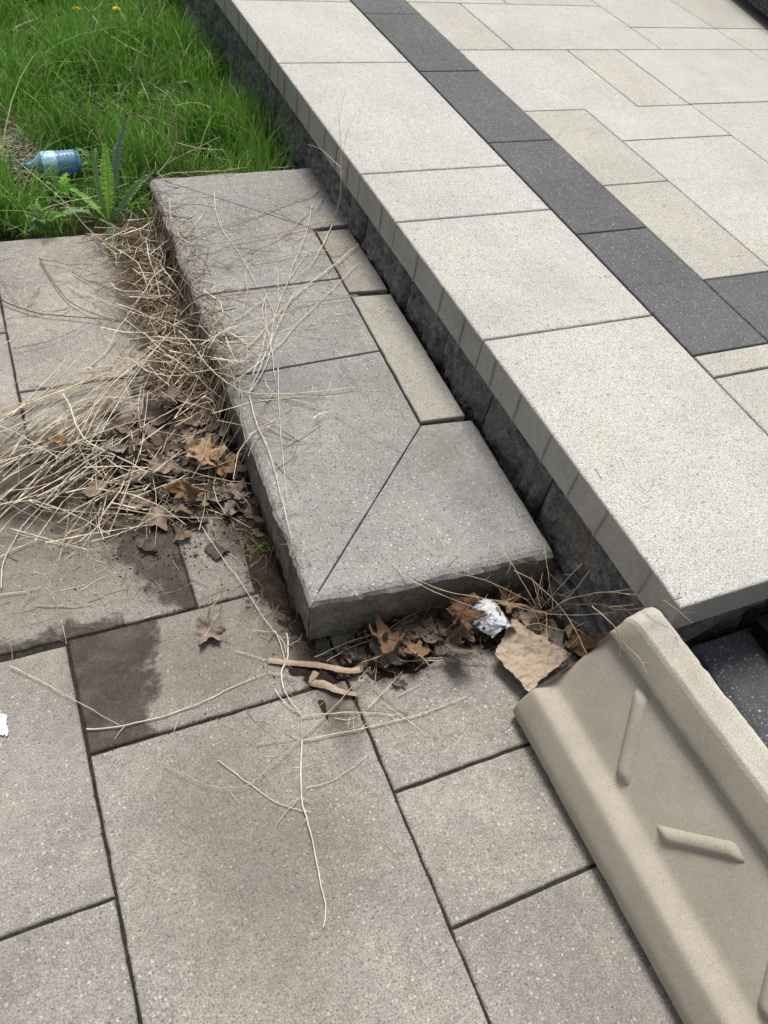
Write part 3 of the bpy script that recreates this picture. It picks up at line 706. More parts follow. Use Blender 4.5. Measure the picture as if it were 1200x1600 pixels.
# dirt drifts
mb = MB()
def drift(cx, cy, rx, ry, h, seed):
    n = 44; V = []; Fc = []
    for j in range(n+1):
        for i in range(n+1):
            u, v = i/n*2-1, j/n*2-1; x_, y_ = cx+u*rx*1.4, cy+v*ry*1.4
            e = 1-(u*u+v*v)*1.3+nz((x_*8+seed, y_*8, 0), 1, 5)*.7
            z_ = -.007+h*min(1, max(0, e))*(.7+.5*nz((x_*30, y_*30, seed), 1, 4)) if e > 0 else -.02
            V.append((x_, y_, z_))
    for j in range(n):
        for i in range(n): a = j*(n+1)+i; Fc.append((a, a+1, a+n+2, a+n+1))
    mb.add(V, Fc)
drift(.28, 1.65, .30, .19, .022, 1); drift(.02, 1.62, .22, .10, .012, 8); drift(.445, 1.95, .07, .95, .03, 2); drift(.80, .895, .36, .085, .03, 3); drift(.46, .98, .05, .12, .016, 4); drift(1.06, .80, .1, .12, .02, 6)
tag(mb.build('soil', M['soil'], smooth=True), 'dark damp soil drifted under the straw and against the step', 'soil', kind='stuff')

# prominent fallen leaves ---------------------------------------------------
def leaf_thing(px, py, up, R, mat, rz, rx, ry, label, lobes=5, curl=.4, seed=0, stalk=True, name='fallen_leaf', depth=.38):
    p = hit(px, py, up); o = empty(name, p); tag(o, label, 'leaf')
    mb = MB(); M4 = TR(p, rz, rx, ry); leaf_geo(mb, M4, R*1.08, lobes, curl, seed, 8, 96, depth); b_ = mb.build('blade', M[mat], o, smooth=True)
    sd = b_.modifiers.new('thick', 'SOLIDIFY'); sd.thickness = .0006
    if stalk:
        mb = MB(); tube(mb, [M4 @ Vector(q) for q in catmull([(R*.75, 0, R*.1), (0, 0, .002), (-R*.7, R*.05, .006), (-R*1.4, R*.2, .004)], 4)], .0014, .0009, 5); mb.build('stalk', M['tan' if mat != 'leafrust' else 'twig'], o)
leaf_thing(318, 712, .055, .060, 'leaftan', 1.1, .25, -.2, 'large tan maple leaf with pointed lobes on the litter beside the step', seed=3, curl=.25)
leaf_thing(345, 726, .045, .045, 'leafbrown', .3, .5, .1, 'brown lobed leaf tucked right of the large tan leaf', seed=8)
leaf_thing(250, 728, .045, .034, 'leafgrey', .2, .2, .1, 'small pale beige leaf left of the large tan leaf', 0, .3, 5, False)
leaf_thing(293, 766, .035, .038, 'leafbrown', -.7, .9, .2, 'rolled brown leaf standing on edge below the large tan leaf', 0, 1.0, 6, False)
leaf_thing(372, 772, .03, .036, 'leafgrey', 2.2, .2, -.3, 'greyish crumpled leaf close to the step foot below the tan leaf', seed=4)
leaf_thing(358, 795, .022, .022, 'leafgrey', 1.2, .3, -.1, 'tiny greyish leaf scrap lowest on the step foot litter', 0, .4, 9, False)
leaf_thing(262, 620, .05, .040, 'leafdark', 2, .1, .2, 'dark grey-brown leaf at the top of the litter under the straw', seed=11)
leaf_thing(190, 705, .035, .034, 'leafgrey', 2, .1, .4, 'dusty grey leaf under crossing straw in the middle of the heap', seed=12, stalk=False)
leaf_thing(85, 690, .03, .030, 'leafbrown', .4, .1, .3, 'narrow russet leaf at the left end of the heap', 0, .5, 13, False)
leaf_thing(326, 986, .006, .042, 'leafgrey', -2.2, .05, .04, 'single pale grey-brown lobed leaf lying on the bare slab', seed=14, curl=.22, depth=.42)
leaf_thing(612, 1000, .05, .050, 'leafrust', 2.9, .3, .1, 'orange-brown curled leaf in front of the step near its corner', seed=15, curl=.6)
leaf_thing(720, 958, .06, .052, 'leafrust', .7, .3, -.4, 'rust brown leaf under the step front beside the white scrap', seed=16, curl=.5)
leaf_thing(790, 940, .05, .040, 'leafbrown', .2, .3, .2, 'brown leaf behind the white scrap', seed=17, curl=.5)
leaf_thing(600, 1022, .03, .042, 'leafdark', .2, .3, -.2, 'dark brown folded leaf below the orange curled leaf', seed=18)
leaf_thing(706, 1003, .03, .040, 'leafdark', 1.2, .6, -.2, 'dark rolled leaf between the orange leaf and the white scrap', 0, 1.2, 19, False)
leaf_thing(650, 1022, .025, .036, 'leafbrown', 1.9, .2, .2, 'flat brown leaf on the pale slab under the step front', seed=23)
leaf_thing(903, 1000, .06, .046, 'leafbrown', -.6, .5, .3, 'brown leaf caught between the brown paper and the concrete panel', 0, .5, 20, False)
leaf_thing(620, 1068, .008, .014, 'leafdark', 1, .1, .1, 'tiny dark seed cluster on the pale slab below the litter', seed=21, stalk=False)
leaf_thing(237, 335, .05, .028, 'leaftan', 1, .5, .4, 'small tan leaf standing at the far left corner of the step', 0, .5, 22, False)
# paper, cardboard --------------------------------------------------------
def sheet(name, poly_px, up, mat, label, cat, amp=.012, n=34, sc=14, seed=0, th=.0008, lift=None):
    P4 = [hit(px, py, up) for px, py in poly_px]      # quad
    V = []; Fc = []
    for j in range(n+1):
        for i in range(n+1):
            u, v = i/n, j/n
            p = (P4[0].lerp(P4[1], u)).lerp(P4[3].lerp(P4[2], u), v)
            ed = nz((u*5+seed, v*5, 7), 1, 4)*.006
            p = p+Vector((ed, nz((v*5, u*5+seed, 2), 1, 4)*.006, 0))
            c = abs(nz((p.x*sc+seed, p.y*sc, seed), 1, 3)); c2 = abs(nz((p.x*sc*2.3+seed, p.y*sc*2.3, seed+4), 1, 3))
            p.z += amp*(1-c*2.2)*.8+amp*.4*(1-c2*2)+(lift(u, v) if lift else 0); V.append(p)
    for j in range(n):
        for i in range(n): a = j*(n+1)+i; Fc.append((a, a+1, a+n+2, a+n+1))
    o = mesh(name, V, Fc, M[mat]); md = o.modifiers.new('t', 'SOLIDIFY'); md.thickness = th; tag(o, label, cat); return o
sheet('paper', [(772, 1022), (826, 1082), (892, 1022), (800, 968)], .045, 'paper', 'crumpled torn sheet of brown paper beside the concrete panel end', 'paper', .0045, 50, 24, 3)
sheet('paper', [(880, 985), (905, 1025), (925, 1012), (893, 972)], .03, 'paper', 'small piece of brown paper behind the torn brown sheet', 'paper', .01, 20, 20, 9)
def curl(u, v): return .045*math.sin(v*math.pi*.9)
sheet('paper_scrap', [(718, 960), (768, 998), (804, 992), (772, 948)], .035, 'printed', 'crumpled white paper scrap with dark print curled on the leaves', 'paper', .0035, 30, 18, 5, lift=curl)
# printed marks on it
sc = sheet('torn_scrap', [(-12, 1112), (-12, 1152), (13, 1148), (10, 1116)], .004, 'white', 'torn white scrap on the slab at the left edge of the picture', 'paper', .0015, 14, 40, 6, th=.0015)
def strip(name, pts, wid, label, twist=0):
    P_ = catmull([hit(px, py, up) for px, py, up in pts], 8); V = []; n = len(P_)
    for i, p in enumerate(P_):
        t = (P_[min(i+1, n-1)]-P_[max(i-1, 0)]).normalized(); s_ = Vector((-t.y, t.x, 0)).normalized(); a = twist*math.sin(i/n*5)
        s_ = (s_*math.cos(a)+Vector((0, 0, 1))*math.sin(a))
        w_ = wid*(1+.18*nz((i*.8, 0, wid*90), 1, 3)); bowl = .003
        for q in (-1, -.4, .2, .7, 1): V.append(p+s_*(w_*q+.0015*nz((i*1.7, q*3, 2)))+Vector((0, 0, bowl*(1-q*q)+.001*nz((i, q, 1)))))
    Fc = [(i*5+k, i*5+k+1, i*5+k+6, i*5+k+5) for i in range(n-1) for k in range(4)]
    o = mesh(name, V, Fc, M['card']); md = o.modifiers.new('t', 'SOLIDIFY'); md.thickness = .0018; tag(o, label, 'cardboard')
strip('cardboard_strip', [(420, 1032, .006), (455, 1036, .008), (500, 1040, .012), (540, 1048, .014), (562, 1047, .012)], .0068, 'long torn strip of brown cardboard pointing left from the step corner')
strip('cardboard_strip', [(494, 1050, .018), (488, 1066, .006), (508, 1070, .01), (530, 1080, .01), (560, 1086, .004)], .0078, 'short twisted strip of brown cardboard below the longer strip', .5)
# ------------------------------------------------------------ dried stems
def stem_pts(pts, up, smooth=True):
    P_ = []
    for q in pts:
        if len(q) == 2: P_.append(hit(q[0], q[1], up))
        elif isinstance(q[2], tuple): P_.append({'x': onx, 'y': ony}[q[2][0]](q[0], q[1], q[2][1]))
        else: P_.append(at(q[0], q[1], q[2]))
    # a stem cannot drop steeply: carry height across the step edge
    return P_
def stems(name, root_px, label, cat, L, mat='pale', up=.006, r=.0016, twigs=2, tw_len=.05):
    p0 = hit(*root_px); o = empty(name, p0); tag(o, label, cat)
    for e in L:
        pts, rr, mt, ud = e[0], (e[1] if len(e) > 1 and e[1] else r), (e[2] if len(e) > 2 and e[2] else mat), (e[3] if len(e) > 3 else up)
        P_ = catmull(stem_pts(pts, ud+random.uniform(0, .006)), 5)
        P_ = [p+Vector((nz((p.x*30, p.y*30, 1))*.0022, nz((p.y*30, p.x*30, 5))*.0022, abs(nz((p.x*20, p.y*20, 8)))*.004)) for p in P_]
        rr *= .92; mb = MB(); tube(mb, P_, rr, rr*.55, 6)
        Ltot = sum((P_[i+1]-P_[i]).length for i in range(len(P_)-1))
        for k in range(int(twigs*Ltot/.15+random.random())):
            i = random.randrange(1, len(P_)-1); d_ = (P_[i+1]-P_[i-1]).normalized(); sg = random.choice((-1, 1)); s_ = Vector((-d_.y, d_.x, 0))*sg
            dd = (d_*random.uniform(.3, 1)+s_*random.uniform(.4, 1)+Vector((0, 0, random.uniform(-.05, .25)))).normalized(); L2 = tw_len*random.uniform(.3, 1.2)
            tube(mb, catmull([P_[i], P_[i]+dd*L2*.5, P_[i]+dd*L2+s_*L2*.15+Vector((0, 0, -.004))], 3), rr*.45, rr*.22, 4)
        mb.build('stem', M[mt], o)
    return o
def z4(L): return [(200+a*.3, 240+b_*.3) for a, b_ in L]
A_ = [
 (z4([(990, 185), (960, 215), (850, 250), (740, 295), (620, 340), (480, 380), (380, 410), (290, 440), (200, 490), (140, 530), (60, 560)]), .0021, 'tan'),
 (z4([(1110, 165), (1010, 245), (930, 310), (860, 385), (800, 430), (700, 475), (600, 520), (450, 570), (300, 625), (150, 680)]), .0019, 'tan'),
 (z4([(1140, 290), (1060, 345), (900, 385), (800, 410), (640, 440), (520, 460), (380, 490), (260, 515), (150, 535)]), .0018, 'tan'),
 (z4([(1200, 455), (1130, 490), (1000, 510), (850, 530), (700, 560), (560, 575), (400, 600), (280, 630)]), .0016, 'tan'),
 (z4([(1200, 470), (1100, 560), (980, 650), (850, 760), (740, 880), (640, 990), (560, 1040), (450, 1130)]), .0018),
 (z4([(450, 200), (460, 310), (500, 410), (560, 490), (620, 590), (670, 690)]), .0014),
 (z4([(960, 260), (940, 370), (900, 490), (860, 580), (840, 650)]), .0013),
 (z4([(1200, 740), (1050, 760), (880, 775), (700, 770), (550, 768), (380, 765)]), .0014, 'tan'),
 (z4([(1190, 738), (1060, 745), (900, 790), (760, 830), (620, 850)]), .0014, 'tan'),
 (z4([(720, 740), (700, 830), (740, 970), (765, 1180)]), .0014),
 (z4([(870, 720), (830, 790), (790, 880), (740, 990), (700, 1090), (650, 1200)]), .0014),
 (z4([(720, 750), (600, 840), (490, 920), (340, 1030)]), .0013),
 (z4([(250, 480), (320, 400), (380, 330), (430, 230)]), .0010),
 (z4([(420, 490), (390, 620), (355, 730)]), .0010, 'twig'),
 (z4([(610, 620), (620, 720), (595, 830)]), .0011),
 (z4([(1010, 480), (960, 570), (890, 630), (830, 660)]), .0012),
 (z4([(390, 740), (560, 720), (720, 705), (900, 680), (1060, 660)]), .0013, 'strawdark'),
 (z4([(560, 490), (700, 505), (830, 515)]), .0013, 'strawdark'),
 (z4([(740, 300), (860, 350), (960, 400), (1030, 430)]), .0012, 'strawdark'),
 (z4([(480, 940), (600, 910), (680, 880)]), .0010),
 (z4([(780, 640), (785, 740), (780, 810)]), .001),
 (z4([(330, 640), (430, 660), (520, 700), (600, 720)]), .0011, 'tan'),
]
stems('dried_weed', (420, 400), 'sprawling dried weed with many pale stems draped across the far half of the long step', 'dried weed', A_, up=.008, twigs=3)
stems('dry_stalk', (533, 286), 'thin upright dry stalk rising between the step and the terrace coping', 'dry stalk', [
 ([(504, 385), (519, 350), (530, 315, ('x', 1.10)), (533, 286, ('x', 1.105)), (533, 262, ('x', 1.11)), (533, 227, ('x', 1.115)), (530, 187, ('x', 1.118)), (526, 156, ('x', 1.12))], .0017),
 ([(536, 240, ('x', 1.112)), (545, 201, ('x', 1.115)), (558, 176, ('x', 1.12))], .0008),
 ([(532, 262, ('x', 1.108)), (504, 236, ('x', 1.09)), (481, 226, ('x', 1.08))], .0009),
 ([(530, 187, ('x', 1.118)), (540, 143, ('x', 1.12))], .0006)], twigs=.4, tw_len=.03)
stems('dry_stalk', (350, 265), 'thin tan stalk lying along the far edge of the long step', 'dry stalk', [
 (z4([(60, 180), (180, 115), (300, 98), (480, 92), (560, 80), (690, 72), (800, 75), (900, 55), (945, 38), (975, 90), (990, 130)]), .0019, 'tan'),
 (z4([(170, 160), (185, 100), (200, 40)]), .0010), (z4([(400, 70), (520, 72), (640, 70), (720, 50), (780, 25)]), .0009, 'tan'), (z4([(690, 70), (688, 30), (684, -10)]), .0009)], up=.004, twigs=1)
stems('dried_weed', (389, 614), 'bleached dried weed forking over the edge of the long step', 'dried weed', [
 ([(225, 520), (250, 545), (275, 563), (300, 582), (325, 605), (353, 628, .10)], .0017, 'pale', .03),
 ([(278, 516, .07), (298, 535, .09), (313, 557, .12), (333, 580, .16), (360, 602, .205), (389, 614), (435, 616), (500, 612), (555, 605)], .0023),
 ([(390, 617), (400, 658), (421, 708), (437, 767), (456, 842)], .0017),
 ([(435, 575), (435, 617), (440, 692), (448, 779)], .0013),
 ([(392, 612), (420, 560), (428, 500), (450, 440), (482, 392)], .0014),
 ([(389, 614), (405, 575), (430, 505), (412, 450)], .0012),
 ([(360, 602, .205), (400, 570), (440, 535), (470, 500), (520, 452), (560, 410)], .0015),
 ([(440, 620), (520, 645), (580, 680), (630, 702)], .0009, 'tan'), ([(530, 565), (560, 605), (590, 640)], .0008, 'strawdark')], twigs=.8, tw_len=.04)
stems('dried_weed', (250, 465), 'white forked dead stalks standing out of the straw heap', 'dried weed', [
 ([(150, 370, .02), (175, 385, .05), (210, 407, .08), (220, 420, .08), (230, 445, .08)], .0021),
 ([(229, 370, .16), (230, 385, .14), (235, 410, .12), (245, 437, .09), (250, 465, .07)], .0021),
 ([(258, 419, .12), (240, 432, .10), (228, 452, .08), (212, 475, .06), (195, 500, .04), (180, 520, .03), (168, 547, .012), (138, 575, .005)], .0024),
 ([(250, 413, .1), (275, 447, .1), (297, 485, .09), (320, 538, .08)], .0016),
 ([(235, 398, .13), (250, 385, .14), (275, 368, .16)], .0015), ([(262, 418, .11), (280, 426, .13), (300, 425, .16), (340, 412)], .0014),
 ([(110, 450, .01), (160, 470, .03), (210, 490, .05), (250, 500, .07), (300, 520, .09)], .0018), ([(112, 425, .01), (140, 440, .015), (165, 448, .03), (200, 470, .05)], .0015, 'twig'),
 ([(205, 508, .05), (190, 535, .03), (180, 560, .01), (170, 580, .006)], .0015, 'tan'), ([(205, 510, .04), (204, 540, .02), (206, 568, .006)], .0014, 'twig')], twigs=1.8, tw_len=.05)
stems('twig', (100, 460), 'dark brown forked twig on the slab left of the straw heap', 'twig', [
 ([(0, 469), (25, 479), (62, 490), (125, 496), (167, 500), (208, 510), (240, 522)], .0024, 'twig'), ([(62, 404), (79, 433), (104, 467), (137, 487), (187, 502), (222, 512)], .0022, 'twig'),
 ([(62, 450), (42, 481)], .0014, 'twig'), ([(20, 545), (70, 535), (110, 520), (140, 505)], .0011, 'twig'), ([(60, 405), (90, 410), (140, 425), (200, 450)], .0012, 'twig'), ([(30, 478), (10, 450), (0, 430)], .001, 'twig')], up=.01, twigs=1.2, tw_len=.06)
stems('dry_stalk', (165, 705), 'bright bleached curved stalk arching over the lower straw heap', 'dry stalk', [
 ([(98, 616, .03), (110, 635, .045), (120, 665, .05), (135, 688, .05), (165, 705, .055), (200, 722, .06), (230, 738, .06), (272, 748, .05)], .0027)], twigs=.2)
stems('dry_stalk', (210, 675), 'long straw-coloured stalk running diagonally from the lower left over the heap', 'dry stalk', [
 ([(55, 800, .006), (100, 752, .03), (130, 725, .045), (170, 702, .06), (210, 675, .065), (250, 652, .07), (300, 625, .07), (325, 612, .08)], .0025, 'straw')], twigs=.2)
stems('dry_stalk', (82, 730), 'straight tan stalk left of the long diagonal one ending at the picture edge', 'dry stalk', [
 ([(-20, 830, .004), (8, 800, .008), (50, 762, .02), (82, 730, .04), (112, 700, .05)], .0023, 'straw')], twigs=.2)
stems('dry_stalk', (62, 698), 'thin pale stalk slanting down to the right at the left picture edge', 'dry stalk', [([(0, 666, .01), (32, 680, .02), (62, 698, .04), (95, 718, .05)], .0017)], twigs=.3)
stems('dry_stalk', (300, 740), 'tan stalk reaching from the small pale leaf to the step foot', 'dry stalk', [([(222, 718, .05), (262, 728, .06), (300, 738, .06), (350, 750, .05), (400, 757, .045)], .0021, 'tan')], twigs=.5)
stems('dry_stalk', (215, 650), 'pair of upright pale straws standing in the middle of the heap', 'dry stalk', [([(232, 612, .10), (226, 660, .06), (218, 715, .03), (208, 745, .01)], .0015), ([(226, 602, .12), (222, 640, .07), (218, 655, .05)], .0015), ([(195, 600, .1), (205, 630, .07), (213, 655, .04)], .0012)], twigs=.5)
B_ = []
for k in range(10):
    q = k/9
    B_.append(([(0+8*q, 655-14*q+random.uniform(-14, 10), .008), (50+random.uniform(-8, 8), 627+random.uniform(-8, 8), .015), (110, 606+random.uniform(-7, 7), .03), (165+random.uniform(-10, 10), 580+random.uniform(-10, 10), .045), (215+random.uniform(-30, 40), 548+random.uniform(-14, 14), .06)], random.uniform(.0008, .0017), random.choice(('straw', 'pale', 'tan'))))
for k in range(5):
    B_.append(([(108+k*9, 690+k*4, .03), (140+k*9, 640+random.uniform(-6, 6), .045), (190+k*6, 585+random.uniform(-6, 6), .06), (272-k*5, 515+k*5, .08)], random.uniform(.0014, .0021), random.choice(('straw', 'pale'))))
stems('straw_bundle', (110, 606), 'loose bundle of long straws fanning from the left edge into the heap', 'straw', B_, twigs=.3)
def z8(L): return [(a*.5, 800+b_*.5) for a, b_ in L]
def z6(L): return [(400+a*.4583, 850+b_*.4583) for a, b_ in L]
stems('dried_weed', (470, 1115), 'pale dried weed with a long trailing stem lying on the foreground slabs', 'dried weed', [
 (z8([(610, 10), (640, 60), (700, 150), (760, 230), (830, 340), (880, 400), (895, 440)]), .0012), (z8([(895, 380), (900, 450), (880, 500), (890, 560), (940, 630)]), .0024), (z8([(940, 630), (942, 700)]), .0016, 'tan'),
 (z8([(943, 705), (943, 890), (970, 1000), (1000, 1150), (1018, 1240), (1010, 1300)]), .0021),
 (z6([(155, 590), (300, 575), (500, 580)]), .0013), (z6([(160, 670), (400, 620), (560, 580), (720, 520)]), .0014), (z6([(0, 682), (150, 660)]), .0011, 'tan'),
 (z8([(735, 435), (810, 455), (870, 470)]), .0010), (z8([(890, 420), (935, 400), (945, 380)]), .0012, 'tan'), (z8([(860, 555), (885, 590), (935, 630)]), .0014), (z8([(790, 370), (870, 375)]), .0008), (z8([(840, 500), (930, 520)]), .0009), (z8([(860, 370), (885, 440), (890, 480)]), .0012)], up=.006, twigs=1.2, tw_len=.035)
stems('dry_stalk', (250, 1120), 'curved pale stalk lying across the dark damp patch and the bare slab', 'dry stalk', [(z8([(270, 680), (370, 672), (500, 640), (620, 600), (720, 550), (830, 505)]), .0017), (z8([(30, 480), (150, 540), (270, 610), (380, 670)]), .0010), (z8([(390, 670), (360, 710)]), .0009), (z8([(565, 630), (535, 710)]), .0007)], up=.004, twigs=.15)
stems('twig', (425, 1195), 'thin brown bowed twig crossing the long pale stem in the foreground', 'twig', [(z6([(390, 420), (260, 560), (150, 665), (60, 750), (0, 800)])+z8([(750, 860), (640, 850), (500, 780)]), .0012, 'tan')], up=.01, twigs=.1)
stems('dry_stalk', (435, 1255), 'short pale curved stalk below the bowed twig in the foreground', 'dry stalk', [(z8([(680, 775), (780, 850), (870, 910), (970, 940)]), .0012)], up=.004, twigs=0)
stems('dry_stalk', (435, 1285), 'tan hooked stalk hanging left of the long foreground stem', 'dry stalk', [(z8([(930, 900), (870, 970), (850, 1060)]), .0010, 'tan')], up=.004, twigs=0)
stems('dry_stalk', (500, 1560), 'thin tan stalk at the bottom edge of the picture', 'dry stalk', [(z8([(960, 1600), (975, 1530), (1000, 1440)]), .0010, 'tan')], up=.003, twigs=0)
stems('dry_stalk', (610, 1310), 'faint hair-thin stalk beside the long joint in the foreground', 'dry stalk', [([(590, 1240), (600, 1310), (625, 1345)], .0007, 'tan')], up=.003, twigs=0)
stems('dry_stalk', (540, 1205), 'short thin curved stalk right of the long pale stem on the big slab', 'dry stalk', [(z6([(170, 835), (250, 810), (320, 770), (380, 720)]), .0009)], up=.003, twigs=0)
stems('dry_stalk', (600, 1080), 'small tangle of tan stalks on the slab below the cardboard strips', 'dry stalk', [(z6([(400, 480), (430, 510), (520, 575)]), .0015, 'tan'), (z6([(380, 560), (500, 435)]), .0011), (z6([(405, 470), (415, 380), (400, 440)]), .0011, 'tan'), (z6([(560, 635), (480, 575), (430, 540)]), .0009), (z6([(270, 555), (380, 560), (520, 575)]), .0010, 'strawdark'), (z6([(480, 520), (560, 480)]), .0008)], up=.006, twigs=.5, tw_len=.03)
stems('dry_stalk', (700, 1035), 'thin bundle of straws lying along the slab in front of the litter', 'dry stalk', [(z6([(460, 395), (560, 400), (700, 395), (820, 405)]), .0013), (z6([(500, 402), (640, 388), (740, 395), (800, 408)]), .0011), (z6([(540, 390), (620, 398), (720, 402)]), .0010), (z6([(540, 430), (575, 405)]), .0013)], mat='straw', up=.008, twigs=.2)
stems('dry_stalk', (600, 985), 'long grey straw bowed beneath the front edge of the long step', 'dry stalk', [(z6([(200, 385), (330, 330), (450, 290), (540, 235), (640, 210)]), .0014, 'tan', .02), (z6([(240, 400), (330, 350), (420, 320)]), .0013, 'tan', .01)], twigs=.3)
stems('dry_stalk', (150, 946), 'single short straw lying flat on the left slab', 'dry stalk', [(z8([(110, 293), (200, 296), (285, 291)]), .0017, 'tan')], up=.003, twigs=0)
stems('dry_stalk', (35, 922), 'pale stalk lying on the slab near the left picture edge', 'dry stalk', [(z8([(0, 258), (60, 250), (130, 235)]), .0015), (z8([(0, 140), (60, 110), (130, 85)]), .0014), (z8([(5, 240), (10, 160), (60, 60), (110, 0)]), .0016)], up=.004, twigs=.3)
# twigs between step, wall and panel
D1 = [([(800, 967, .09), (827, 967, .12), (852, 957, .15), (882, 945, .20), (935, 945, .32), (960, 953, .395), (1000, 951, .415), (1025, 945, .43), (1065, 934, .445)], .0017, 'twig'),
      ([(629, 896, .205), (693, 923, .18), (757, 935, .17), (812, 946, .16), (858, 960, .15)], .0013), ([(780, 850, .21), (803, 887, .2), (835, 942, .17)], .0010), ([(849, 850, .26), (858, 905, .21), (863, 937, .16)], .0011),
      ([(847, 896, .25), (840, 930, .2), (832, 962, .13)], .0010), ([(909, 882, .30), (881, 910, .24), (845, 951, .15)], .0009), ([(921, 892, .28), (895, 925, .22), (852, 962, .13)], .0009),
      ([(803, 891, .18), (835, 910, .18), (881, 955, .16), (918, 1024, .2)], .0012), ([(854, 960, .14), (854, 1000, .12), (853, 1047, .1)], .0010), ([(704, 895, .205), (757, 907, .2), (812, 932, .18), (835, 950, .15)], .0009),
      ([(767, 937, .12), (858, 960, .15), (950, 960, .38)], .0010), ([(870, 945, .18), (900, 933, .25), (950, 925, .34), (985, 930, .4)], .0012, 'tan'), ([(800, 985, .07), (840, 975, .1), (880, 985, .12), (910, 975, .2)], .0009),
      ([(925, 947, .32), (945, 965, .36), (960, 980, .36), (970, 1000, .34), (990, 1020, .33), (1002, 1035, .33), (1010, 1051, .32)], .0014), ([(830, 900, .12), (838, 925, .12), (845, 950, .12)], .0008),
      ([(1035, 938, .435), (1060, 955, .44), (1082, 974, .43)], .0008), ([(950, 950, .37), (990, 945, .41)], .0008, 'tan'), ([(1005, 953, .412), (1020, 970, .412), (1050, 985, .41), (1060, 1010, .40)], .0006, 'twig')]
stems('dried_weed', (840, 1010), 'wiry tan weed twigs sprouting between the wall and the concrete panel', 'dried weed', D1, mat='tan', twigs=3, tw_len=.045)
stems('dry_stalk', (640, 950), 'long thin stalk leaning over the front edge of the long step', 'dry stalk', [([(612, 880), (640, 905, .195), (690, 930, .17), (760, 955, .13)], .0010)], twigs=.2)
# lawn stalks
stems('dry_stalk', (275, 268), 'tall dead stalk standing in the grass at the far corner of the step', 'dry stalk', [
 ([(245, 272, ('y', 3.0)), (260, 255, ('y', 3.02)), (275, 225, ('y', 3.04)), (276, 200, ('y', 3.05)), (274, 150, ('y', 3.06)), (269, 125, ('y', 3.07))], .0024, 'tan'),
 ([(270, 232, ('y', 3.04)), (240, 200, ('y', 3.06)), (220, 182, ('y', 3.1)), (180, 163, ('y', 3.12))], .0012, 'tan'), ([(273, 200, ('y', 3.05)), (240, 185, ('y', 3.06)), (205, 181, ('y', 3.1))], .0012, 'tan'),
 ([(275, 167, ('y', 3.06)), (260, 147, ('y', 3.07)), (234, 130, ('y', 3.1))], .0013), ([(276, 165, ('y', 3.06)), (300, 160, ('y', 3.05)), (330, 168, ('y', 3.02))], .0010),
 ([(277, 224, ('y', 3.04)), (310, 232, ('y', 3.0)), (350, 235, ('y', 2.98))], .0012), ([(262, 255, ('y', 3.02)), (300, 235, ('y', 3.0)), (345, 214, ('y', 3.02))], .0010)], twigs=1.5, tw_len=.03)
stems('dry_stalk', (165, 50), 'bleached kinked stalk lying high on the grass at the top of the picture', 'dry stalk', [([(132, 10, .1), (150, 32, .1), (165, 50, .09), (190, 67, .09), (230, 88, .07)], .0028)], twigs=.2)
stems('dry_stalk', (40, 38), 'pale forked stalk in the grass at the top left', 'dry stalk', [([(20, 46, .09), (42, 35, .1), (65, 27, .08)], .0026), ([(42, 37, .1), (60, 50, .08)], .0012)], twigs=.2)
stems('dry_stalk', (166, 25), 'upright pale straw between the two yellow flowers', 'dry stalk', [([(166, 0, ('y', 5.1)), (166, 45, ('y', 5.05))], .002)], twigs=0)
stems('dry_stalk', (110, 300), 'long pale grass stalk crossing in front of the thistle', 'dry stalk', [([(58, 331, .06), (100, 317, .07), (150, 306, .08), (200, 287, .1)], .0016), ([(20, 245, .12), (60, 280, .1), (100, 315, .08), (135, 355, .03), (170, 385, .02), (200, 400, .03)], .0013)], twigs=.3)

# ------------------------------------------------------------ bottle
def bottle():
    p0, p1 = at(34, 260, .06), at(127, 251, .065); ax = (p1-p0); L_ = ax.length*.98; ax.normalize()
    q = Vector((0, 0, 1)).rotation_difference(ax).to_matrix().to_4x4(); Mx = Matrix.Translation(p0) @ q
    o = tag(empty('plastic_bottle', p0.lerp(p1, .5)), 'clear blue plastic bottle lying on its side in the grass', 'bottle')
    R_ = .046; prof = [(.0125, .012), (.0125, .03), (.018, .045), (.034, .062), (R_, .078)]
    z = .082
    while z < L_-.025: prof += [(R_, z), (R_*.93, z+.006), (R_, z+.012)]; z += .016
    prof += [(R_, L_-.018), (R_*.92, L_-.004), (R_*.7, L_), (R_*.35, L_-.010), (.001, L_-.012)]
    inner = [(max(.0005, r-.0006), z_) for r, z_ in reversed(prof)]
    mb = MB(); lathe(mb, prof+inner, 36, Mx)
    m_, nt_, b_ = newmat('blue_plastic'); b_.inputs['Base Color'].default_value = (.36, .62, .90, 1); b_.inputs['Transmission Weight'].default_value = .55; b_.inputs['Roughness'].default_value = .12; b_.inputs['IOR'].default_value = 1.35
    mb.build('body', m_, o, smooth=True)
    mb = MB(); lathe(mb, [(R_+.0006, .075), (R_+.0010, .078), (R_+.0010, .128), (R_+.0006, .130)], 36, Mx)
    t = None; m2, nt2, b2 = newmat('bottle_label'); t = NT(nt2); b2.inputs['Roughness'].default_value = .35
    t.l(t.mix(t.map(t.noise(55, 3), .42, .6), (.22, .52, .78), (.62, .76, .84)), b2.inputs['Base Color']); mb.build('label_band', m2, o, smooth=True)
    mb = MB(); lathe(mb, [(.0005, 0), (.0145, 0), (.0150, .002), (.0150, .016), (.0135, .017)], 24, Mx); mb.build('cap', simple('cap_blue', (.06, .14, .30), .05, 40, rough=.4, island=False), o, smooth=True)
bottle()
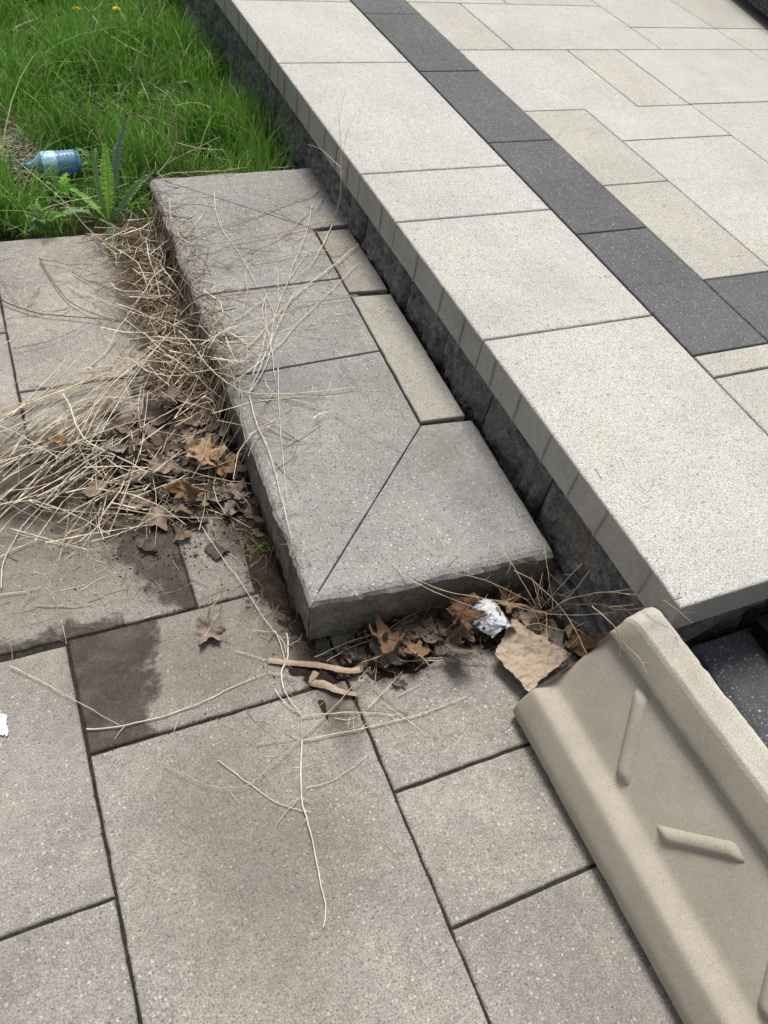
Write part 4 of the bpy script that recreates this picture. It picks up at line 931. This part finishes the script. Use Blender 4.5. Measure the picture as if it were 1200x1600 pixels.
# ------------------------------------------------------------ broad-leaved weeds
def broad(o, pts, wid, mat, name='leaf', teeth=11, cup=.25, amp=.35, tip=.15, flat=(0, 0, 1)):
    P_ = catmull(pts, 26); n = len(P_); V = []; Fc = []
    for i, p in enumerate(P_):
        t = i/(n-1); tg = (P_[min(i+1, n-1)]-P_[max(i-1, 0)]).normalized(); s_ = tg.cross(Vector(flat)); s_ = s_.normalized() if s_.length > .05 else Vector((1, 0, 0)); up_ = s_.cross(tg)
        env = (math.sin(math.pi*min(1, (t*.92+.08))**.8)**.7)*(.35+.65*min(1, t*2.2))
        saw = 1-amp*((t*teeth) % 1)
        w_ = wid*env*saw
        if i == n-1: w_ = .0005
        for q in (-1, -.5, 0, .5, 1): V.append(p+s_*(w_*q)+up_*(cup*abs(q)*w_+.006*wid/.02*nz((i*.6, q*2, wid*70))*abs(q)))
    for i in range(n-1):
        for k in range(4): Fc.append((i*5+k, i*5+k+1, i*5+k+6, i*5+k+5))
    mesh(name, V, Fc, M[mat], o)
    mb = MB(); tube(mb, P_, .0016, .0006, 5); return mb.build('midrib', M['weeddull'], o)
th = tag(empty('sow_thistle', at(172, 348, 0)), 'tall toothed green thistle with one bright upright leaf at the patio corner', 'thistle')
by = 2.93
def Y(px, py, y_): return ony(px, py, y_)
vdir = tuple(-CF)
broad(th, [Y(171, 345, by), Y(170, 300, by), Y(167, 260, by+.01), Y(164, 221, by+.02)], .029, 'weed', flat=vdir, amp=.22, teeth=14)
broad(th, [Y(174, 345, by+.01), Y(178, 290, by+.03), Y(185, 235, by+.06), Y(198, 183, by+.08)], .022, 'weedblue', flat=vdir, amp=.5, teeth=12)
broad(th, [Y(175, 348, by), Y(195, 315, by-.01), Y(215, 290, by-.02), Y(246, 262, by-.02)], .022, 'weeddull', flat=vdir, amp=.45, teeth=9)
broad(th, [at(172, 348, .02), at(176, 362, .035), at(177, 382, .02), at(178, 404, .006)], .030, 'weeddull', amp=.15, teeth=9)
broad(th, [at(168, 350, .01), at(130, 330, .05), at(85, 340, .05), at(25, 370, .01)], .024, 'weeddull', amp=.5, teeth=12)
broad(th, [Y(168, 345, by), Y(158, 310, by+.02), Y(148, 260, by+.04), Y(142, 225, by+.06)], .014, 'weeddull', flat=vdir, amp=.4, teeth=10)
broad(th, [at(170, 348, .01), at(150, 325, .06), at(120, 300, .07), at(100, 296, .05)], .018, 'weed', amp=.45, teeth=9)
spots = [(182, 150, 'broad-leaved green weed behind the thistle in the grass', 3, .018), (215, 165, 'bright leafy weed right of the broad-leaved weed', 3, .020), (95, 195, 'low lime-green leafy weed above the bottle', 8, .024), (340, 110, 'cluster of pointed weed leaves against the wall in the grass', 9, .03),
         (265, 60, 'pale grey-green weed in the grass near the top of the wall', 8, .03), (95, 300, 'small leafy weed just below the bottle', 7, .018), (120, 172, 'upright toothed weed beyond the bottle', 5, .02), (60, 60, 'leafy weed among long grass at the top left', 7, .03), (300, 130, 'spreading weed halfway along the wall base', 7, .028)]
spots += [(150, 255, 'small lime leafy weed between the bottle and the bright thistle leaf', 6, .016), (70, 345, 'low jagged weed in front of the long-bladed tuft', 8, .02), (215, 120, 'pale leafy weed in the middle of the lawn', 6, .022),
          (25, 110, 'leafy weed at the left picture edge above the dark clump', 6, .024), (225, 235, 'small weed left of the tall dead stalk', 6, .016), (130, 100, 'leafy weed below the left dandelion flower', 6, .024), (205, 40, 'upright leafy weed just right of the dandelion flowers', 7, .026)]
for si, (px, py, lb, n, wd) in enumerate(spots):
    c = at(px, py+12, .01); o = tag(empty('leafy_weed', c), lb, 'weed')
    for k in range(n):
        a = k*2.4+si; L_ = random.uniform(.07, .14); e = random.uniform(.5, 1.25)
        d_ = Vector((math.cos(a)*math.cos(e), math.sin(a)*math.cos(e), math.sin(e)))
        broad(o, [c, c+d_*L_*.5+Vector((0, 0, .02)), c+d_*L_+Vector((0, 0, -.005))], wd*random.uniform(.6, 1), random.choice(('weed', 'weed', 'weeddull')), flat=vdir if k % 2 else (0, 0, 1), amp=.3, teeth=7)
# moss and tiny weeds in the gap by the wall and step foot
def tuft(c, n, hgt, w_, label, cat, lean=.6, mat='grass', name='grass_tuft', spread=.03):
    P_ = np.array([[c[0]+random.gauss(0, spread), c[1]+random.gauss(0, spread), c[2]] for _ in range(n)])
    o = grass_mesh(name, P_, RNG.gamma(8, hgt/8, n), np.full(n, w_), np.clip(RNG.gamma(3, lean/3, n), .1, 2), M[mat], 7); return tag(o, label, cat)
c = at(20, 345, 0); tuft((c.x, c.y+.06, -.03), 130, .26, .0055, 'arching long-bladed grass tuft at the left edge behind the patio slab', 'grass', 1.0, spread=.05)
c = at(35, 175, 0); tuft((c.x, c.y, -.03), 220, .30, .0045, 'tall dark grass clump left above the bare straw patch', 'grass', .8, spread=.09)
c = at(395, 215, 0); tuft((1.0, 3.15, -.03), 420, .24, .0032, 'dense fine upright grass tuft in the corner by the step and wall', 'grass', .35, spread=.075)
tuft((.445, 1.28, 0), 22, .025, .002, 'tiny green seedlings growing at the foot of the long step', 'seedling', .9, 'weed', 'seedling', .02)
tuft((.52, .925, 0), 26, .022, .0018, 'little green shoots under the near corner of the long step', 'seedling', .9, 'weeddull', 'seedling', .03)
mb = MB()
for i in range(900):
    y_ = random.uniform(.95, 2.95); x_ = right_at(y_).x+random.uniform(-.004, .02); z_ = random.uniform(.13, .178)
    r = random.uniform(.002, .006); tube(mb, [(x_, y_, z_), (x_+random.gauss(0, .003), y_+random.gauss(0, .003), z_+r)], r, r*.3, 5)
tag(mb.build('moss', M['soil']), 'dark mossy debris packed in the gap between step and wall', 'moss', kind='stuff')
# ------------------------------------------------------------ dandelions
ym = simple('petal_yellow', (.88, .74, .03), .12, 60, rough=.6)
for px, py, lb in ((120, 14, 'yellow dandelion flower in the grass, the left one of two'), (182, 14, 'yellow dandelion flower in the grass, nearer the wall')):
    c = at(px, py, .13); o = tag(empty('dandelion', (c.x, c.y, 0)), lb, 'flower')
    mb = MB()
    for rg, (nn, L_, el) in enumerate(((22, .020, .15), (18, .016, .5), (14, .011, .9))):
        for k in range(nn):
            a = 2*math.pi*k/nn+rg*.2; d_ = Vector((math.cos(a)*math.cos(el), math.sin(a)*math.cos(el), math.sin(el))); s_ = Vector((-math.sin(a), math.cos(a), 0))*.0016
            mb.add([c-s_*.5, c+s_*.5, c+d_*L_+s_, c+d_*L_-s_], [(0, 1, 2, 3)])
    mb.build('flower_head', ym, o)
    mb = MB(); tube(mb, catmull([(c.x+.01, c.y, 0), (c.x+.006, c.y+.004, .07), tuple(c)], 4), .0022, .0018, 6); mb.build('stem', M['weed'], o)
# ------------------------------------------------------------ wicker furniture on the terrace
wk = tag(empty('wicker_sofa', (4.6, 3.9, TZ)), 'dark grey woven wicker furniture standing on the terrace at the top right corner', 'furniture')
wm = simple('wicker_strand', (.045, .045, .055), .35, 60, rough=.5)
dk = simple('furniture_frame', (.012, .012, .014), .1, 60, rough=.5, island=False)
e0 = Vector((4.17, 3.80, 0)); ax = Vector((.235, .97, 0)).normalized(); nx = Vector((ax.y, -ax.x, 0))     # ax along the edge, nx away into the furniture
mb = MB(); Mw = Matrix(((ax.x, nx.x, 0, e0.x), (ax.y, nx.y, 0, e0.y), (0, 0, 1, 0), (0, 0, 0, 1)))
mb.box(-.9, 1.6, .012, .85, TZ+.05, TZ+.40, Mw); mb.build('frame', dk, wk)
mb = MB()
cs = .022
for i in range(int(2.5/cs)):
    for j in range(15):
        s0 = -.9+i*cs; z0 = TZ+.052+j*cs; k = (i+j) % 2
        if k: mb.box(s0+.001, s0+cs*1.25, -.002, .006, z0+.003, z0+cs-.003, Mw)
        else: mb.box(s0+.003, s0+cs-.003, -.0005, .0075, z0-.002, z0+cs*1.1, Mw)
mb.build('woven_side', wm, wk)
for s_, n_ in ((-.85, .05), (1.5, .05), (-.85, .78), (1.5, .78)):
    mb = MB(); mb.box(s_, s_+.05, n_, n_+.05, TZ+.001, TZ+.049, Mw); mb.build('leg', dk, wk)
mb = MB(); mb.box(-.88, 1.58, .03, .83, TZ+.402, TZ+.52, Mw); cu = mb.build('cushion', simple('cushion', (.18, .18, .19), .1, 60, island=False), wk)
bv = cu.modifiers.new('b', 'BEVEL'); bv.width = .03; bv.segments = 3
